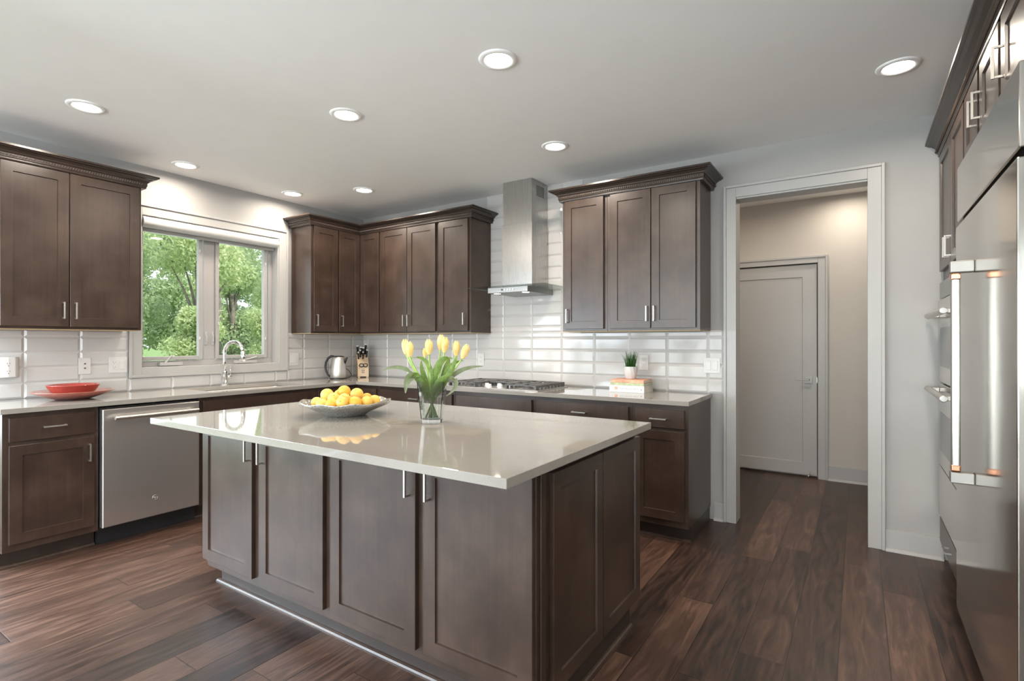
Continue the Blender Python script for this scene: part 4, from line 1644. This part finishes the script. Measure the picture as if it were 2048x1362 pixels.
for i, (s, dp, z, lean, lab) in enumerate(tulips):
    s0, d0 = -s * .22 + random.uniform(-.006, .006), -dp * .3
    t = thing('tulip', lab.replace('tulip', 'yellow tulip', 1), 'flower', tuple(vpt(s0, d0, .936)), 'tulips in the vase')
    base = vpt(s, dp, z - .032)
    pts = bez(vpt(s0, d0, .936), vpt(s * .15, dp * .3, 1.06), vpt(s * .72, dp * .8, 1.15), base, 14)
    mk('stem', tube(BM(), pts, [.0042] * 10 + [.0038] * 5, 8), 'stem', t, smooth=True)
    ax = (Vector((0, 0, 1)) + RV * lean).normalized()
    u = ax.cross(FV).normalized()
    w = ax.cross(u)
    bm = BM()
    hh = .073 if i != 2 else .045
    rr0 = .0190 if i != 2 else .012
    for k in range(6):
        a0 = k * PI / 3 + (.25 if k % 2 else 0)
        rk = rr0 * (1.0 if k % 2 else .90)
        rows = []
        for q in range(9):
            v = q / 8
            rad_ = rk * (math.sin(PI * min(1, .12 + v * .70)) ** .75) * (1 if v < .75 else 1 - (v - .75) * 1.3)
            half = .62 * math.sin(PI * min(1, .10 + v * .90)) ** .6
            rows.append([bm.verts.new(base + ax * (v * hh) + (u * math.cos(a0 + half * m) + w * math.sin(a0 + half * m)) * (rad_ * (1 - .05 * abs(m)))) for m in (-1, -.5, 0, .5, 1)])
        for q in range(8):
            for m in range(4):
                bm.faces.new((rows[q][m], rows[q][m + 1], rows[q + 1][m + 1], rows[q + 1][m]))
    mk('bloom', bm, 'petal', t, smooth=True)
    for L in leafsets.get(i, []):
        bm = BM()
        ribbon(bm, bez(vpt(*L[0]), vpt(*L[1]), vpt(*L[2]), vpt(*L[3]), 16), L[4], side=tuple(RV * .8 + Vector((0, 0, -.5))) if L[5] == 'tulip_grey' else tuple(RV),
               fold=.18, prof=lambda s_: (math.sin(PI * min(1, .06 + s_ * .92)) ** .8))
        mk('leaf', bm, L[5], t)

# ------------------------------------------------------------------ outdoors
tag(mk('ground', boxes((-160, -90, -.6, -.5, 120, -.45)), 'ground'), 'grassy ground outside the sink window', 'ground', kind='structure')


def leaf_cloud(blobs, n, size, seed):
    rnd = random.Random(seed)
    vs, fs = [], []
    tot = sum(b[3] for b in blobs)
    for bx_, by_, bz_, br in blobs:
        m = int(n * br / tot)
        for _ in range(m):
            while True:
                d = Vector((rnd.uniform(-1, 1), rnd.uniform(-1, 1), rnd.uniform(-1, 1)))
                if .25 < d.length < 1:
                    break
            c = Vector((bx_, by_, bz_)) + Vector((d.x * br, d.y * br, d.z * br * .8))
            a = Vector((rnd.gauss(0, 1), rnd.gauss(0, 1), rnd.gauss(0, 1))).normalized()
            b = a.cross(Vector((rnd.gauss(0, 1), rnd.gauss(0, 1), rnd.gauss(0, 1)))).normalized()
            s = size * rnd.uniform(.6, 1.3)
            k = len(vs)
            vs += [c - a * s, c + b * s * .5, c + a * s, c - b * s * .5]
            fs.append((k, k + 1, k + 2, k + 3))
    return vs, fs


def tree_proto(label, seed, h, spread, n, size, mat, trunk_r, low=.1):
    rnd = random.Random(seed)
    t = thing('tree', label, 'tree', (0, 0, 0), 'trees outside the sink window')
    blobs = []
    br_pts = []
    for k in range(26):
        a = rnd.uniform(0, 2 * PI)
        zz = h * (low + (1 - low) * rnd.random())
        r = spread * rnd.uniform(.25, .95) * (1 - .35 * zz / h)
        c = (r * math.cos(a), r * math.sin(a), zz, spread * rnd.uniform(.35, .6))
        blobs.append(c)
        br_pts.append(c)
    vs, fs = leaf_cloud(blobs, n, size, seed)
    me = bpy.data.meshes.new('foliage')
    me.from_pydata([tuple(v) for v in vs], [], fs)
    me.materials.append(M[mat])
    o = bpy.data.objects.new('foliage', me)
    COL.objects.link(o)
    o.parent = t
    bm = BM()
    tp_ = [(0, 0, -.1), (.06, .03, h * .3), (-.05, .08, h * .6), (.05, .02, h * .95)]
    tube(bm, tp_, [trunk_r, trunk_r * .85, trunk_r * .6, trunk_r * .2], 10)
    for c in br_pts[:7]:
        z0 = max(.4, c[2] * .55)
        tube(bm, [(.0, .05, z0), (c[0] * .5, c[1] * .5, z0 + (c[2] - z0) * .6), (c[0], c[1], c[2])], [trunk_r * .35, trunk_r * .2, .008], 6)
    mk('trunk', bm, 'bark', t, smooth=True)
    return t


def copy_tree(o, loc, rz, sc, label):
    c = o.copy()
    COL.objects.link(c)
    for ch in o.children:
        k = ch.copy()
        COL.objects.link(k)
        k.parent = c
    c.location = loc
    c.rotation_euler = (0, 0, rz)
    c.scale = (sc, sc, sc)
    c['label'] = label
    return c


tA = tree_proto('tall grey-trunked tree in the right half of left window pane', 21, 7.0, 1.05, 12000, .052, 'tree_leaf', .15, .48)
tA.location = (-8.8, 2.55, -.45)
tB = tree_proto('tall slender tree whose trunk stands in the right window pane', 33, 7.5, 1.10, 13000, .056, 'tree_leaf', .16, .45)
tB.location = (-11.9, 4.55, -.45)
tC = tree_proto('low bushy sapling at the foot of left window pane', 45, 2.35, .58, 10000, .038, 'tree_leaf', .04, .10)
tC.location = (-6.4, 1.35, -.45)
copy_tree(tC, (-6.7, 3.05, -.45), 2.1, 1.0, 'low bushy sapling at the foot of right window pane')
tE = tree_proto('rounded leafy tree filling the lower right of right window pane', 71, 4.6, 1.05, 18000, .050, 'tree_leaf', .10, .06)
tE.location = (-9.3, 5.6, -.45)
copy_tree(tE, (-9.2, -.6, -.45), 1.4, 1.0, 'rounded leafy tree at the left edge of left window pane')
far = 'leafy green tree in the dense woods far outside the sink window'
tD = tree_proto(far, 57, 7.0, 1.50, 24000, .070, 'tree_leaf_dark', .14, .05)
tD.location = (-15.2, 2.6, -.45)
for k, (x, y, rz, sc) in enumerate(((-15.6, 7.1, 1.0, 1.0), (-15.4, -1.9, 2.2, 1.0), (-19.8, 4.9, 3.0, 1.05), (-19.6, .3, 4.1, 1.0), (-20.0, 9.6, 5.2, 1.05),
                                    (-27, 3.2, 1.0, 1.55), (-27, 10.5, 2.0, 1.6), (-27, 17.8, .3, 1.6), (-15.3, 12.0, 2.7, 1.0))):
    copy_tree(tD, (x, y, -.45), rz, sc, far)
